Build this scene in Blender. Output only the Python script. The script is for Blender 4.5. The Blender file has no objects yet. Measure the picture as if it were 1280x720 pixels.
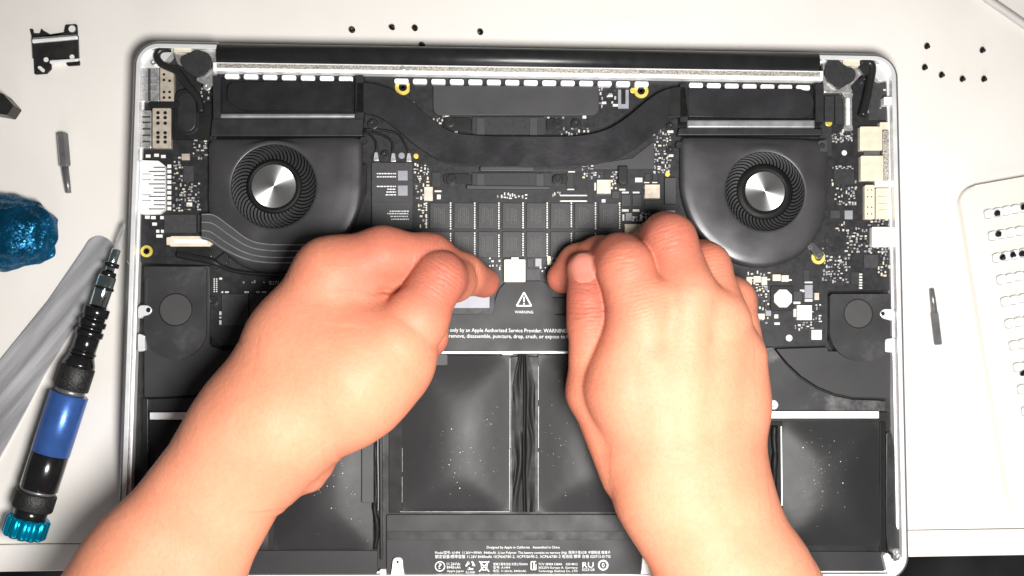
import bpy, bmesh, math, random
import numpy as np
from mathutils import Matrix, Vector

random.seed(7)
rng = np.random.default_rng(7)
SC = bpy.context.scene
COL = SC.collection
MM = 0.001            # every measure below is in millimetres

# ------------------------------------------------------------------ camera
FOC = 1300.0
CPOS = np.array([-22.04, -26.03, 492.67])
CROT = (0.0749, -0.0387, 0.0058)
cam_d = bpy.data.cameras.new('camera')
cam = bpy.data.objects.new('camera', cam_d)
COL.objects.link(cam)
cam.location = CPOS * MM
cam.rotation_euler = CROT
cam_d.sensor_width = 36.0
cam_d.lens = 36.0 * FOC / 1280.0
cam_d.clip_start = 0.01
cam_d.clip_end = 20
cam_d.dof.use_dof = True
cam_d.dof.focus_distance = 0.475
cam_d.dof.aperture_fstop = 11.0
SC.camera = cam

# ------------------------------------------------------------------ light
wd = bpy.data.worlds.new('World')
SC.world = wd
wd.use_nodes = True
wd.node_tree.nodes['Background'].inputs[0].default_value = (1.0, 0.985, 0.97, 1)
wd.node_tree.nodes['Background'].inputs[1].default_value = 0.09


def area(name, loc, target, size, power, col=(1, 1, 1)):
    l = bpy.data.lights.new(name, 'AREA')
    l.shape = 'DISK'
    l.size = size * MM
    l.energy = power
    l.color = col
    o = bpy.data.objects.new(name, l)
    COL.objects.link(o)
    o.location = Vector(loc) * MM
    d = (Vector(target) - Vector(loc)).normalized()
    o.rotation_euler = d.to_track_quat('-Z', 'Y').to_euler()
    return o


area('desk_lamp', (50, -85, 440), (45, -50, 0), 140, 4.7, (1, 0.985, 0.955))
area('low_fill', (-60, -760, 330), (0, 0, 0), 420, 2.2, (1, 0.98, 0.95))  # added low fill light, gives the near edges their highlights
SC.view_settings.view_transform = 'Standard'
SC.view_settings.look = 'None'
SC.view_settings.exposure = 0.0
SC.view_settings.gamma = 1.0
SC.render.engine = 'CYCLES'
SC.cycles.use_denoising = True
SC.cycles.max_bounces = 6

# ------------------------------------------------------------------ helpers
def _rot(a):
    x, y, z = a
    cx, sx, cy, sy, cz, sz = math.cos(x), math.sin(x), math.cos(y), math.sin(y), math.cos(z), math.sin(z)
    Rx = np.array([[1, 0, 0], [0, cx, -sx], [0, sx, cx]])
    Ry = np.array([[cy, 0, sy], [0, 1, 0], [-sy, 0, cy]])
    Rz = np.array([[cz, -sz, 0], [sz, cz, 0], [0, 0, 1]])
    return Rz @ Ry @ Rx


CM = _rot(CROT)


def P(x, y, z):
    """where the photograph's point (x, y) lies at height z above the table"""
    d = CM @ np.array([(x - 640) / FOC, -(y - 360) / FOC, -1.0])
    t = (z - CPOS[2]) / d[2]
    return CPOS + d * t


def P2(x, y, z):
    return P(x, y, z)[:2]


def S(z):
    return FOC / (CPOS[2] - z)          # photo pixels per millimetre at height z


MATS = {}


def mat(name, col, rough=0.5, metal=0.0, var=0.12, vscale=150, bump=0.0, bscale=900, spec=0.32,
        coat=0.0, rvar=0.1, aniso=0.0, dust=0.0, dscale=60, sss=0.0, stretch=None, turn=0.0):
    m = bpy.data.materials.new(name)
    m.use_nodes = True
    nt = m.node_tree
    N, L = nt.nodes, nt.links
    b = N['Principled BSDF']
    tc = N.new('ShaderNodeTexCoord')
    src = tc.outputs['Object']
    if stretch:
        tn = N.new('ShaderNodeMapping')
        tn.inputs['Rotation'].default_value = (0, 0, turn)
        L.new(src, tn.inputs[0])
        src = tn.outputs[0]
        mp = N.new('ShaderNodeMapping')
        mp.inputs['Scale'].default_value = stretch
        L.new(src, mp.inputs[0])
        src = mp.outputs[0]
    nz = N.new('ShaderNodeTexNoise')
    nz.inputs['Scale'].default_value = vscale
    nz.inputs['Detail'].default_value = 5
    L.new(src, nz.inputs['Vector'])
    rp = N.new('ShaderNodeMapRange')
    rp.inputs[1].default_value = 0.25
    rp.inputs[2].default_value = 0.75
    rp.inputs[3].default_value = 1 - var
    rp.inputs[4].default_value = 1 + var
    L.new(nz.outputs[0], rp.inputs[0])
    mx = N.new('ShaderNodeVectorMath')
    mx.operation = 'SCALE'
    mx.inputs[0].default_value = col
    L.new(rp.outputs[0], mx.inputs['Scale'])
    colout = mx.outputs[0]
    if dust:
        n2 = N.new('ShaderNodeTexNoise')
        n2.inputs['Scale'].default_value = dscale
        n2.inputs['Detail'].default_value = 8
        n2.inputs['Roughness'].default_value = 0.7
        L.new(tc.outputs['Object'], n2.inputs['Vector'])
        r2 = N.new('ShaderNodeMapRange')
        r2.inputs[1].default_value = 0.55
        r2.inputs[2].default_value = 0.8
        r2.inputs[3].default_value = 0
        r2.inputs[4].default_value = dust
        L.new(n2.outputs[0], r2.inputs[0])
        m2 = N.new('ShaderNodeMix')
        m2.data_type = 'RGBA'
        L.new(r2.outputs[0], m2.inputs[0])
        L.new(colout, m2.inputs[6])
        m2.inputs[7].default_value = (0.35, 0.34, 0.34, 1)
        colout = m2.outputs[2]
    L.new(colout, b.inputs['Base Color'])
    r3 = N.new('ShaderNodeMapRange')
    r3.inputs[1].default_value = 0.25
    r3.inputs[2].default_value = 0.75
    r3.inputs[3].default_value = max(0.02, rough - rvar)
    r3.inputs[4].default_value = min(1, rough + rvar)
    L.new(nz.outputs[0], r3.inputs[0])
    L.new(r3.outputs[0], b.inputs['Roughness'])
    b.inputs['Metallic'].default_value = metal
    b.inputs['Specular IOR Level'].default_value = spec
    if coat:
        b.inputs['Coat Weight'].default_value = coat
        b.inputs['Coat Roughness'].default_value = 0.15
    if aniso:
        b.inputs['Anisotropic'].default_value = aniso
        tg = N.new('ShaderNodeTangent')
        tg.direction_type = 'RADIAL'
        tg.axis = 'Z'
        L.new(tg.outputs[0], b.inputs['Tangent'])
    if sss:
        b.inputs['Subsurface Weight'].default_value = sss
        b.inputs['Subsurface Radius'].default_value = (1, 0.35, 0.2)
        b.inputs['Subsurface Scale'].default_value = 0.003
    if bump:
        n4 = N.new('ShaderNodeTexNoise')
        n4.inputs['Scale'].default_value = bscale
        n4.inputs['Detail'].default_value = 4
        L.new(src, n4.inputs['Vector'])
        bp = N.new('ShaderNodeBump')
        bp.inputs['Strength'].default_value = bump
        bp.inputs['Distance'].default_value = 0.0004
        L.new(n4.outputs[0], bp.inputs['Height'])
        L.new(bp.outputs[0], b.inputs['Normal'])
    MATS[name] = m
    return m


mat('table_white', (0.67, 0.638, 0.605), 0.45, var=0.05, vscale=18, bump=0.12, bscale=1500, spec=0.3)
mat('floor_dark', (0.05, 0.048, 0.05), 0.9, var=0.95, vscale=9)
mat('aluminium', (0.76, 0.76, 0.765), 0.40, 0.45, var=0.04, vscale=90, bump=0.05, bscale=3000)
mat('aluminium_bright', (0.88, 0.88, 0.88), 0.5, 0.35, var=0.05, vscale=300)
mat('speckled_strip', (0.42, 0.39, 0.35), 0.45, 0.7, var=0.75, vscale=1400, bump=0.5, bscale=2500)
mat('hinge_black', (0.014, 0.014, 0.015), 0.3, var=0.2, rvar=0.05)
mat('black_plastic', (0.018, 0.018, 0.019), 0.42, var=0.15, bump=0.06, bscale=3500)
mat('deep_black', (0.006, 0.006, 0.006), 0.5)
mat('fan_grey', (0.068, 0.066, 0.069), 0.36, 0.6, var=0.08, vscale=60, bump=0.04, bscale=4000)
mat('blade_black', (0.016, 0.016, 0.018), 0.5)
mat('hub_steel', (0.95, 0.95, 0.95), 0.36, 1.0, var=0.03, aniso=0.88, rvar=0.04)
mat('pipe_black', (0.034, 0.033, 0.036), 0.29, 0.4, var=0.12, vscale=90, bump=0.22, bscale=420)
mat('board', (0.016, 0.0155, 0.0175), 0.45, var=0.2, vscale=400, bump=0.08, bscale=1800)
mat('plate_grey', (0.042, 0.041, 0.044), 0.5, var=0.06, vscale=80, bump=0.03, bscale=4000)
mat('chip', (0.037, 0.036, 0.038), 0.5, var=0.15, vscale=700)
mat('chip_dark', (0.024, 0.024, 0.025), 0.5, var=0.15, vscale=700)
mat('cream', (0.62, 0.56, 0.44), 0.5, 0.15, var=0.1, vscale=300)
mat('beige_metal', (0.55, 0.48, 0.40), 0.42, 0.5, var=0.12, vscale=300)
mat('silver', (0.72, 0.71, 0.70), 0.32, 0.85, var=0.15, vscale=500, bump=0.1, bscale=1500)
mat('gold', (0.75, 0.58, 0.13), 0.4, 0.55, var=0.1)
mat('white_print', (0.7, 0.7, 0.7), 0.6, var=0.1, vscale=800)
mat('faint_print', (0.085, 0.085, 0.085), 0.6, var=0.3, vscale=1500)
mat('white_block', (0.66, 0.65, 0.62), 0.5, var=0.05)
mat('battery', (0.018, 0.0177, 0.0185), 0.45, var=0.05, vscale=60, spec=0.22, rvar=0.03)
mat('battery_plate', (0.022, 0.0215, 0.023), 0.5, spec=0.25, var=0.1, vscale=60, bump=0.04, bscale=900)
mat('dusty_black', (0.027, 0.0265, 0.028), 0.42, var=0.15, vscale=60, bump=0.06, bscale=2500, dust=0.14, dscale=45)
mat('box_black', (0.028, 0.0275, 0.029), 0.5, var=0.08, vscale=60, bump=0.06, bscale=4000)
mat('disc_grey', (0.045, 0.043, 0.044), 0.55, var=0.05, vscale=100)
mat('label_silver', (0.25, 0.25, 0.28), 0.45, 0.1, var=0.06)
mat('cable_black', (0.014, 0.014, 0.014), 0.3, var=0.1)
mat('foil_black', (0.007, 0.007, 0.007), 0.5, spec=0.15)
mat('foil_gloss', (0.012, 0.012, 0.012), 0.3, spec=0.4)
mat('smeared_black', (0.026, 0.0255, 0.027), 0.42, var=0.15, vscale=60, bump=0.06, bscale=2500, dust=0.6, dscale=32)
mat('bracket_dark', (0.030, 0.029, 0.029), 0.35, 0.4, var=0.3, vscale=200)
mat('screw_dark', (0.09, 0.09, 0.092), 0.25, 0.8)
mat('solder', (0.50, 0.49, 0.475), 0.4, 0.4, var=0.5, vscale=900)
mat('slot_shade_grey', (0.30, 0.29, 0.275), 0.5)  # grey of the painted shadow outlines round the tray slots
mat('dust_white', (0.75, 0.74, 0.72), 0.8)
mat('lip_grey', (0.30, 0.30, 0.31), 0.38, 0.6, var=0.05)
mat('film', (0.16, 0.16, 0.165), 0.3, var=0.6, vscale=300)
mat('trace_silver', (0.35, 0.35, 0.36), 0.3, 0.7)
mat('steel_dark', (0.17, 0.17, 0.175), 0.33, 0.55, var=0.2, vscale=200)
mat('steel', (0.56, 0.555, 0.575), 0.28, 0.6, var=0.5, vscale=60, bump=0.3, bscale=130, rvar=0.16, stretch=(0.22, 3.0, 1), turn=-0.9)
mat('grip_black', (0.012, 0.012, 0.013), 0.2, 0.3, var=0.2, coat=0.4)
mat('knurl_black', (0.03, 0.03, 0.03), 0.35, 0.4, var=0.4, vscale=900, bump=1.0, bscale=1300)
mat('sleeve_blue', (0.045, 0.115, 0.36), 0.30, 0.45, var=0.12, vscale=120, bump=0.06, bscale=800)
mat('cap_blue', (0.0, 0.32, 0.52), 0.22, 0.75, var=0.08)
mat('teal_chrome', (0.55, 0.66, 0.66), 0.12, 1.0, var=0.1)
mat('tray_white', (0.66, 0.63, 0.575), 0.35, var=0.02, spec=0.4)
mat('tray_rim', (0.80, 0.745, 0.70), 0.4, var=0.03)
mat('screw_black', (0.015, 0.015, 0.016), 0.35, 0.5)
mat('grey_cable', (0.42, 0.40, 0.385), 0.5, var=0.06)
mat('nail', (0.50, 0.18, 0.135), 0.22, var=0.06, vscale=200, spec=0.5, sss=0.15)


def putty_mat():
    m = mat('putty_blue', (0.003, 0.075, 0.16), 0.34, 0.7, var=0.3, vscale=90, bump=0.12, bscale=250)
    nt = m.node_tree
    N, L = nt.nodes, nt.links
    b = N['Principled BSDF']
    tc = N.new('ShaderNodeTexCoord')
    v = N.new('ShaderNodeTexVoronoi')
    v.inputs['Scale'].default_value = 1300
    L.new(tc.outputs['Object'], v.inputs['Vector'])
    # each flake of glitter leans its own way
    sb = N.new('ShaderNodeVectorMath'); sb.operation = 'SUBTRACT'
    L.new(v.outputs['Color'], sb.inputs[0]); sb.inputs[1].default_value = (0.5, 0.5, 0.5)
    sc_ = N.new('ShaderNodeVectorMath'); sc_.operation = 'SCALE'
    L.new(sb.outputs[0], sc_.inputs[0]); sc_.inputs['Scale'].default_value = 0.42
    old = b.inputs['Normal'].links[0].from_socket
    ad = N.new('ShaderNodeVectorMath'); ad.operation = 'ADD'
    L.new(old, ad.inputs[0]); L.new(sc_.outputs[0], ad.inputs[1])
    nm = N.new('ShaderNodeVectorMath'); nm.operation = 'NORMALIZE'
    L.new(ad.outputs[0], nm.inputs[0])
    L.new(nm.outputs[0], b.inputs['Normal'])


putty_mat()


def skin_mat():
    m = bpy.data.materials.new('skin')
    m.use_nodes = True
    nt = m.node_tree
    N, L = nt.nodes, nt.links
    b = N['Principled BSDF']
    tc = N.new('ShaderNodeTexCoord')
    n1 = N.new('ShaderNodeTexNoise'); n1.inputs['Scale'].default_value = 45; n1.inputs['Detail'].default_value = 5
    n2 = N.new('ShaderNodeTexNoise'); n2.inputs['Scale'].default_value = 420; n2.inputs['Detail'].default_value = 5
    L.new(tc.outputs['Object'], n1.inputs['Vector']); L.new(tc.outputs['Object'], n2.inputs['Vector'])
    r1 = N.new('ShaderNodeMapRange'); r1.inputs[1].default_value = 0.35; r1.inputs[2].default_value = 0.7
    L.new(n1.outputs[0], r1.inputs[0])
    mx = N.new('ShaderNodeMix'); mx.data_type = 'RGBA'
    L.new(r1.outputs[0], mx.inputs[0])
    mx.inputs[6].default_value = (0.68, 0.27, 0.165, 1)
    mx.inputs[7].default_value = (0.645, 0.235, 0.138, 1)
    at = N.new('ShaderNodeAttribute'); at.attribute_name = 'flush_shade'
    mr = N.new('ShaderNodeMix'); mr.data_type = 'RGBA'
    L.new(at.outputs['Fac'], mr.inputs[0]); L.new(mx.outputs[2], mr.inputs[6])
    mr.inputs[7].default_value = (0.30, 0.072, 0.052, 1)  # skin redness, darkened further to paint in the fingers' shade
    r2 = N.new('ShaderNodeMapRange'); r2.inputs[1].default_value = 0.3; r2.inputs[2].default_value = 0.7
    r2.inputs[3].default_value = 0.95; r2.inputs[4].default_value = 1.04
    L.new(n2.outputs[0], r2.inputs[0])
    sv = N.new('ShaderNodeVectorMath'); sv.operation = 'SCALE'
    L.new(mr.outputs[2], sv.inputs[0]); L.new(r2.outputs[0], sv.inputs['Scale'])
    L.new(sv.outputs[0], b.inputs['Base Color'])
    b.inputs['Roughness'].default_value = 0.52
    b.inputs['Specular IOR Level'].default_value = 0.2
    b.inputs['Subsurface Weight'].default_value = 0.12
    b.inputs['Subsurface Radius'].default_value = (1, 0.3, 0.15)
    b.inputs['Subsurface Scale'].default_value = 0.004
    vo = N.new('ShaderNodeTexVoronoi'); vo.inputs['Scale'].default_value = 1100
    L.new(tc.outputs['Object'], vo.inputs['Vector'])
    ad = N.new('ShaderNodeMath'); ad.operation = 'MULTIPLY_ADD'
    L.new(vo.outputs['Distance'], ad.inputs[0]); ad.inputs[1].default_value = 0.5
    L.new(n2.outputs[0], ad.inputs[2])
    ws = N.new('ShaderNodeAttribute'); ws.attribute_name = 'fold_position'
    wm = N.new('ShaderNodeAttribute'); wm.attribute_name = 'fold_weight'
    n3 = N.new('ShaderNodeTexNoise'); n3.inputs['Scale'].default_value = 220; n3.inputs['Detail'].default_value = 3
    L.new(tc.outputs['Object'], n3.inputs['Vector'])
    w1 = N.new('ShaderNodeMath'); w1.operation = 'MULTIPLY_ADD'
    L.new(n3.outputs[0], w1.inputs[0]); w1.inputs[1].default_value = 3.2; L.new(ws.outputs['Fac'], w1.inputs[2])
    w2 = N.new('ShaderNodeMath'); w2.operation = 'MULTIPLY'; L.new(w1.outputs[0], w2.inputs[0]); w2.inputs[1].default_value = 1.7
    w3 = N.new('ShaderNodeMath'); w3.operation = 'SINE'; L.new(w2.outputs[0], w3.inputs[0])
    w4 = N.new('ShaderNodeMath'); w4.operation = 'ABSOLUTE'; L.new(w3.outputs[0], w4.inputs[0])
    w5 = N.new('ShaderNodeMath'); w5.operation = 'POWER'; L.new(w4.outputs[0], w5.inputs[0]); w5.inputs[1].default_value = 0.4
    w6 = N.new('ShaderNodeMath'); w6.operation = 'MULTIPLY'; L.new(w5.outputs[0], w6.inputs[0]); L.new(wm.outputs['Fac'], w6.inputs[1])
    w7 = N.new('ShaderNodeMath'); w7.operation = 'MULTIPLY_ADD'; L.new(w6.outputs[0], w7.inputs[0]); w7.inputs[1].default_value = 2.6; L.new(ad.outputs[0], w7.inputs[2])
    ad = w7
    bp = N.new('ShaderNodeBump'); bp.inputs['Strength'].default_value = 0.34; bp.inputs['Distance'].default_value = 0.0005
    L.new(ad.outputs[0], bp.inputs['Height']); L.new(bp.outputs[0], b.inputs['Normal'])
    MATS['skin'] = m


skin_mat()

ORG = {}        # world origin (mm) of every object that carries children


def link(o, parent, c):
    COL.objects.link(o)
    po = np.zeros(3)
    if parent is not None:
        o.parent = parent
        po = ORG[parent.name]
    o.location = (np.array(c) - po) * MM
    ORG[o.name] = np.array(c, float)
    return o


def mk(name, V, F, m, parent=None, smooth=False, origin=None, kind=None):
    V = np.asarray(V, float)
    if origin is None:
        lo, hi = V.min(0), V.max(0)
        origin = np.array([(lo[0] + hi[0]) / 2, (lo[1] + hi[1]) / 2, lo[2]])
    me = bpy.data.meshes.new(name)
    me.from_pydata(((V - origin) * MM).tolist(), [], [list(f) for f in F])
    me.materials.append(MATS[m])
    if smooth:
        me.polygons.foreach_set('use_smooth', [True] * len(me.polygons))
    me.update()
    o = bpy.data.objects.new(name, me)
    link(o, parent, origin)
    if kind:
        o['kind'] = kind
    return o


def mkbm(name, bm, m, parent=None, smooth=False, origin=None, kind=None, sharp=None):
    bm.verts.index_update()
    V = [tuple(v.co) for v in bm.verts]
    F = [[v.index for v in f.verts] for f in bm.faces]
    bm.free()
    return mk(name, V, F, m, parent, smooth, origin, kind)


def copy_at(o, parent, c, rz=None):
    n = o.copy()
    link(n, parent, c)
    if rz is not None:
        n.rotation_euler = (0, 0, rz)
    return n


def thing(name, origin, label, cat, group=None):
    o = bpy.data.objects.new(name, None)
    o.empty_display_size = 0.02
    link(o, None, origin)
    o['label'] = label
    o['category'] = cat
    if group:
        o['group'] = group
    return o


def tag(o, label, cat, group=None):
    o['label'] = label
    o['category'] = cat
    if group:
        o['group'] = group
    return o


def rounded(pts, r, seg=5):
    """pts 2D mm; r scalar or list -> rounded polygon"""
    n = len(pts)
    if np.isscalar(r):
        r = [r] * n
    out = []
    for i in range(n):
        p = np.array(pts[i], float)
        a = np.array(pts[i - 1], float) - p
        b = np.array(pts[(i + 1) % n], float) - p
        la, lb = np.linalg.norm(a), np.linalg.norm(b)
        if r[i] <= 0 or la < 1e-6 or lb < 1e-6:
            out.append(p); continue
        a /= la; b /= lb
        ang = math.acos(max(-1, min(1, float(a @ b))))
        if ang > math.pi - 0.03:
            out.append(p); continue
        t = min(r[i] / math.tan(ang / 2), la * 0.49, lb * 0.49)
        rr = t * math.tan(ang / 2)
        bis = (a + b) / np.linalg.norm(a + b)
        c = p + bis * (rr / math.sin(ang / 2))
        v0, v1 = p + a * t - c, p + b * t - c
        a0 = math.atan2(v0[1], v0[0]); a1 = math.atan2(v1[1], v1[0])
        d = (a1 - a0 + math.pi) % (2 * math.pi) - math.pi
        for k in range(seg + 1):
            w = a0 + d * k / seg
            out.append(c + rr * np.array([math.cos(w), math.sin(w)]))
    return out


def prism_bm(poly, z0, z1, bev=0.0, bseg=2):
    ar = sum(poly[i - 1][0] * poly[i][1] - poly[i][0] * poly[i - 1][1] for i in range(len(poly)))
    if ar < 0:
        poly = poly[::-1]
    bm = bmesh.new()
    lo = [bm.verts.new((p[0], p[1], z0)) for p in poly]
    hi = [bm.verts.new((p[0], p[1], z1)) for p in poly]
    n = len(poly)
    bm.faces.new(hi)
    bm.faces.new(lo[::-1])
    for i in range(n):
        j = (i + 1) % n
        bm.faces.new((lo[i], lo[j], hi[j], hi[i]))
    if bev > 0:
        es = [e for e in bm.edges if abs(e.verts[0].co.z - z1) < 1e-6 and abs(e.verts[1].co.z - z1) < 1e-6]
        bmesh.ops.bevel(bm, geom=es, offset=bev, segments=bseg, profile=0.5, affect='EDGES', clamp_overlap=True)
    return bm


def slab(name, px, z0, z1, m, parent, r=0.0, bev=0.2, seg=4, bseg=2, kind=None):
    poly = rounded([P2(x, y, z1) for x, y in px], r, seg)
    return mkbm(name, prism_bm(poly, z0, z1, bev, bseg), m, parent, kind=kind)


def rc(x0, y0, x1, y1):
    return [(x0, y0), (x1, y0), (x1, y1), (x0, y1)]


def disc_poly(c, r, n=24):
    return [(c[0] + r * math.cos(2 * math.pi * k / n), c[1] + r * math.sin(2 * math.pi * k / n)) for k in range(n)]


def disc(name, x, y, rp, z0, z1, m, parent, bev=0.1, n=24):
    c = P2(x, y, z1)
    return mkbm(name, prism_bm(disc_poly(c, rp / S(z1), n), z0, z1, bev), m, parent)


def lathe(profile, n=24):
    """profile [(r, z)] -> V, F around z"""
    V, F = [], []
    for r, z in profile:
        for k in range(n):
            a = 2 * math.pi * k / n
            V.append((r * math.cos(a), r * math.sin(a), z))
    for i in range(len(profile) - 1):
        for k in range(n):
            k2 = (k + 1) % n
            F.append((i * n + k, i * n + k2, (i + 1) * n + k2, (i + 1) * n + k))
    F.append(tuple(range(n))[::-1])
    F.append(tuple((len(profile) - 1) * n + k for k in range(n)))
    return np.array(V), F


def ring(name, x, y, r0, r1, z0, z1, m, parent, n=28):
    """flat ring, radii in photo pixels"""
    c = P(x, y, z1); s = S(z1)
    a, b = r0 / s, r1 / s
    V, F = lathe([(a, z0), (b, z0), (b, z1 - 0.1), (b - 0.1, z1), (a + 0.1, z1), (a, z1 - 0.1)], n)
    F = F[:-2]
    k5 = 5 * n
    for k in range(n):
        F.append((k5 + k, k5 + (k + 1) % n, (k + 1) % n, k))
    V = V + np.array([c[0], c[1], 0])
    return mk(name, V, F, m, parent, smooth=False)


def tube(pts, r, n=8, cap=True):
    pts = [np.array(p, float) for p in pts]
    rs = r if hasattr(r, '__len__') else [r] * len(pts)
    V, F = [], []
    for i, p in enumerate(pts):
        t = pts[min(i + 1, len(pts) - 1)] - pts[max(i - 1, 0)]
        t /= np.linalg.norm(t) + 1e-9
        up = np.array([0, 0, 1.0]) if abs(t[2]) < 0.9 else np.array([1.0, 0, 0])
        a = np.cross(t, up); a /= np.linalg.norm(a)
        b = np.cross(a, t)
        for k in range(n):
            w = 2 * math.pi * k / n
            V.append(p + rs[i] * (a * math.cos(w) + b * math.sin(w)))
    for i in range(len(pts) - 1):
        for k in range(n):
            k2 = (k + 1) % n
            F.append((i * n + k, i * n + k2, (i + 1) * n + k2, (i + 1) * n + k))
    if cap:
        F.append(tuple(range(n))[::-1])
        F.append(tuple((len(pts) - 1) * n + k for k in range(n)))
    return V, F


def spline(pts, n=8):
    pts = [np.array(p, float) for p in pts]
    out = []
    for i in range(len(pts) - 1):
        p0, p1, p2, p3 = pts[max(i - 1, 0)], pts[i], pts[i + 1], pts[min(i + 2, len(pts) - 1)]
        for k in range(n):
            t = k / n
            out.append(0.5 * ((2 * p1) + (-p0 + p2) * t + (2 * p0 - 5 * p1 + 4 * p2 - p3) * t * t + (-p0 + 3 * p1 - 3 * p2 + p3) * t ** 3))
    out.append(pts[-1])
    return out


def text(body, x0, y, width, z, parent, name='printed_text', m='white_print', align='LEFT', maxh=None):
    """flat lettering from photo x0 over width pixels, baseline at y"""
    cu = bpy.data.curves.new('lettering', 'FONT')
    cu.body = body
    cu.resolution_u = 2
    cu.size = 1.0
    ob = bpy.data.objects.new('lettering', cu)
    COL.objects.link(ob)
    dg = bpy.context.evaluated_depsgraph_get()
    me = bpy.data.meshes.new_from_object(ob.evaluated_get(dg))
    bpy.data.objects.remove(ob)
    V = np.array([v.co[:] for v in me.vertices])
    F = [list(p.vertices) for p in me.polygons]
    if len(V) == 0:
        return None
    V[:, 0] -= V[:, 0].min()
    a, b = P(x0, y, z), P(x0 + width, y, z)
    k = (b[0] - a[0]) / V[:, 0].max()
    ky = k
    if maxh:
        ky = maxh / S(z) / (V[:, 1].max() - V[:, 1].min())
    W = np.zeros_like(V)
    W[:, 0] = a[0] + V[:, 0] * k
    W[:, 1] = a[1] + V[:, 1] * ky
    W[:, 2] = z
    return mk(name, W, F, m, parent)


def boxes(name, items, m, parent, kind=None):
    """items: (x0,y0,x1,y1 in photo px, z0, z1) joined in one part"""
    V, F = [], []
    for (x0, y0, x1, y1, z0, z1) in items:
        q = [P2(x0, y0, z1), P2(x1, y0, z1), P2(x1, y1, z1), P2(x0, y1, z1)]
        b = len(V)
        for p in q: V.append((p[0], p[1], z0))
        c = sum(q) / 4
        for p in q:
            p = c + (p - c) * 0.9
            V.append((p[0], p[1], z1))
        F += [(b + 4, b + 7, b + 6, b + 5), (b + 0, b + 4, b + 5, b + 1), (b + 1, b + 5, b + 6, b + 2),
              (b + 2, b + 6, b + 7, b + 3), (b + 3, b + 7, b + 4, b + 0)]
    return mk(name, V, F, m, parent, kind=kind)


# ------------------------------------------------------------------ setting: table, floor
def edge_pts(yl, yr, z):
    a, b = P(0, yl, z), P(1280, yr, z)
    d = (b - a)
    return a - d * 0.9, b + d * 0.9


e0, e1 = edge_pts(715, 694, 0.0)
s0, s1 = edge_pts(681, 661, 0.0)
gap = 0.35
far = [(e1[0], 420), (e0[0], 420)]
bm = prism_bm([(s0[0], s0[1] + gap), (s1[0], s1[1] + gap)] + far, -25, 0, 0.25)
table = mkbm('table_top', bm, 'table_white'); table['kind'] = 'structure'
bm = prism_bm([tuple(e0[:2]), tuple(e1[:2]), tuple(s1[:2]), tuple(s0[:2])], -25, -0.05, 0.5)
strip = mkbm('edge_strip', bm, 'table_white', table)
floor = mk('floor', [(-3000, -3000, -720), (3000, -3000, -720), (3000, 3000, -720), (-3000, 3000, -720)], [(0, 1, 2, 3)], 'floor_dark')
floor['kind'] = 'structure'

# ------------------------------------------------------------------ laptop
LT = thing('laptop', (0, 0, 0), 'open silver laptop lying upside down with its bottom cover off and black internals showing', 'laptop')
ZF, ZB, ZR = 8.0, 10.5, 16.5        # case floor, board top, rim top
HW, HD, CR = 179.5, 123.5, 12.0


def rr_loop(off, z, seg=10):
    """open loop round the case from the hinge's right end clockwise to its left end"""
    x, y, r = HW - off, HD - off, max(CR - off, 1.2)
    hx0, hx1 = P(272, 60, 15)[0], P(1023, 60, 15)[0]
    pts = [(hx1, y)]
    for cx, cy, a0 in ((x - r, y - r, 90), (x - r, -y + r, 0), (-x + r, -y + r, -90), (-x + r, y - r, -180)):
        for k in range(seg + 1):
            a = math.radians(a0 - 90 * k / seg)
            pts.append((cx + r * math.cos(a), cy + r * math.sin(a)))
    pts.append((hx0, y))
    return [(p[0], p[1], z) for p in pts]


prof = [(1.4, 0.6), (0.3, 2.2), (0.0, 6.0), (0.0, 6.3), (0.5, 6.5), (0.5, 7.1), (0.0, 7.3), (0.0, 12.5), (0.15, 14.2), (0.6, 15.3), (1.2, 16.0), (1.45, 15.6), (1.7, 15.6),
        (1.9, 16.4), (2.1, 16.5), (3.7, 16.5), (3.9, 16.35), (3.9, 12.2), (4.5, 12.1), (4.6, 11.9), (4.6, ZF)]
V, F = [], []
loops = [rr_loop(o, z) for o, z in prof]
n = len(loops[0])
for l in loops: V += l
for i in range(len(loops) - 1):
    for k in range(n - 1):
        F.append((i * n + k, (i + 1) * n + k, (i + 1) * n + k + 1, i * n + k + 1))
for k in (0, n - 1):
    F.append(tuple(i * n + k for i in range(len(loops))))
case = mk('case', V, F, 'aluminium', LT)
me = case.data
mat('rim_reflection_grey', (0.20, 0.20, 0.205), 0.35, 0.6)  # chamfer's dark reflection put into its colour
me.materials.append(MATS['rim_reflection_grey'])
for pi in range(9 * (n - 1), 12 * (n - 1)): me.polygons[pi].material_index = 1
bmx = bmesh.new(); bmx.from_mesh(me); bmesh.ops.recalc_face_normals(bmx, faces=bmx.faces); bmx.to_mesh(me); bmx.free()
lid = rounded([(-HW + 1.4, -HD + 1.4), (HW - 1.4, -HD + 1.4), (HW - 1.4, HD - 1.4), (-HW + 1.4, HD - 1.4)], 11, 8)
mkbm('lid', prism_bm(lid, 0.0, 0.58, 0), 'aluminium', LT)
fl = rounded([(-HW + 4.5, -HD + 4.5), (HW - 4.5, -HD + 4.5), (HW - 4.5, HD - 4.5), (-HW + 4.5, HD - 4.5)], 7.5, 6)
mkbm('case_floor', prism_bm(fl, 0.7, ZF, 0), 'deep_black', LT)

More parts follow.
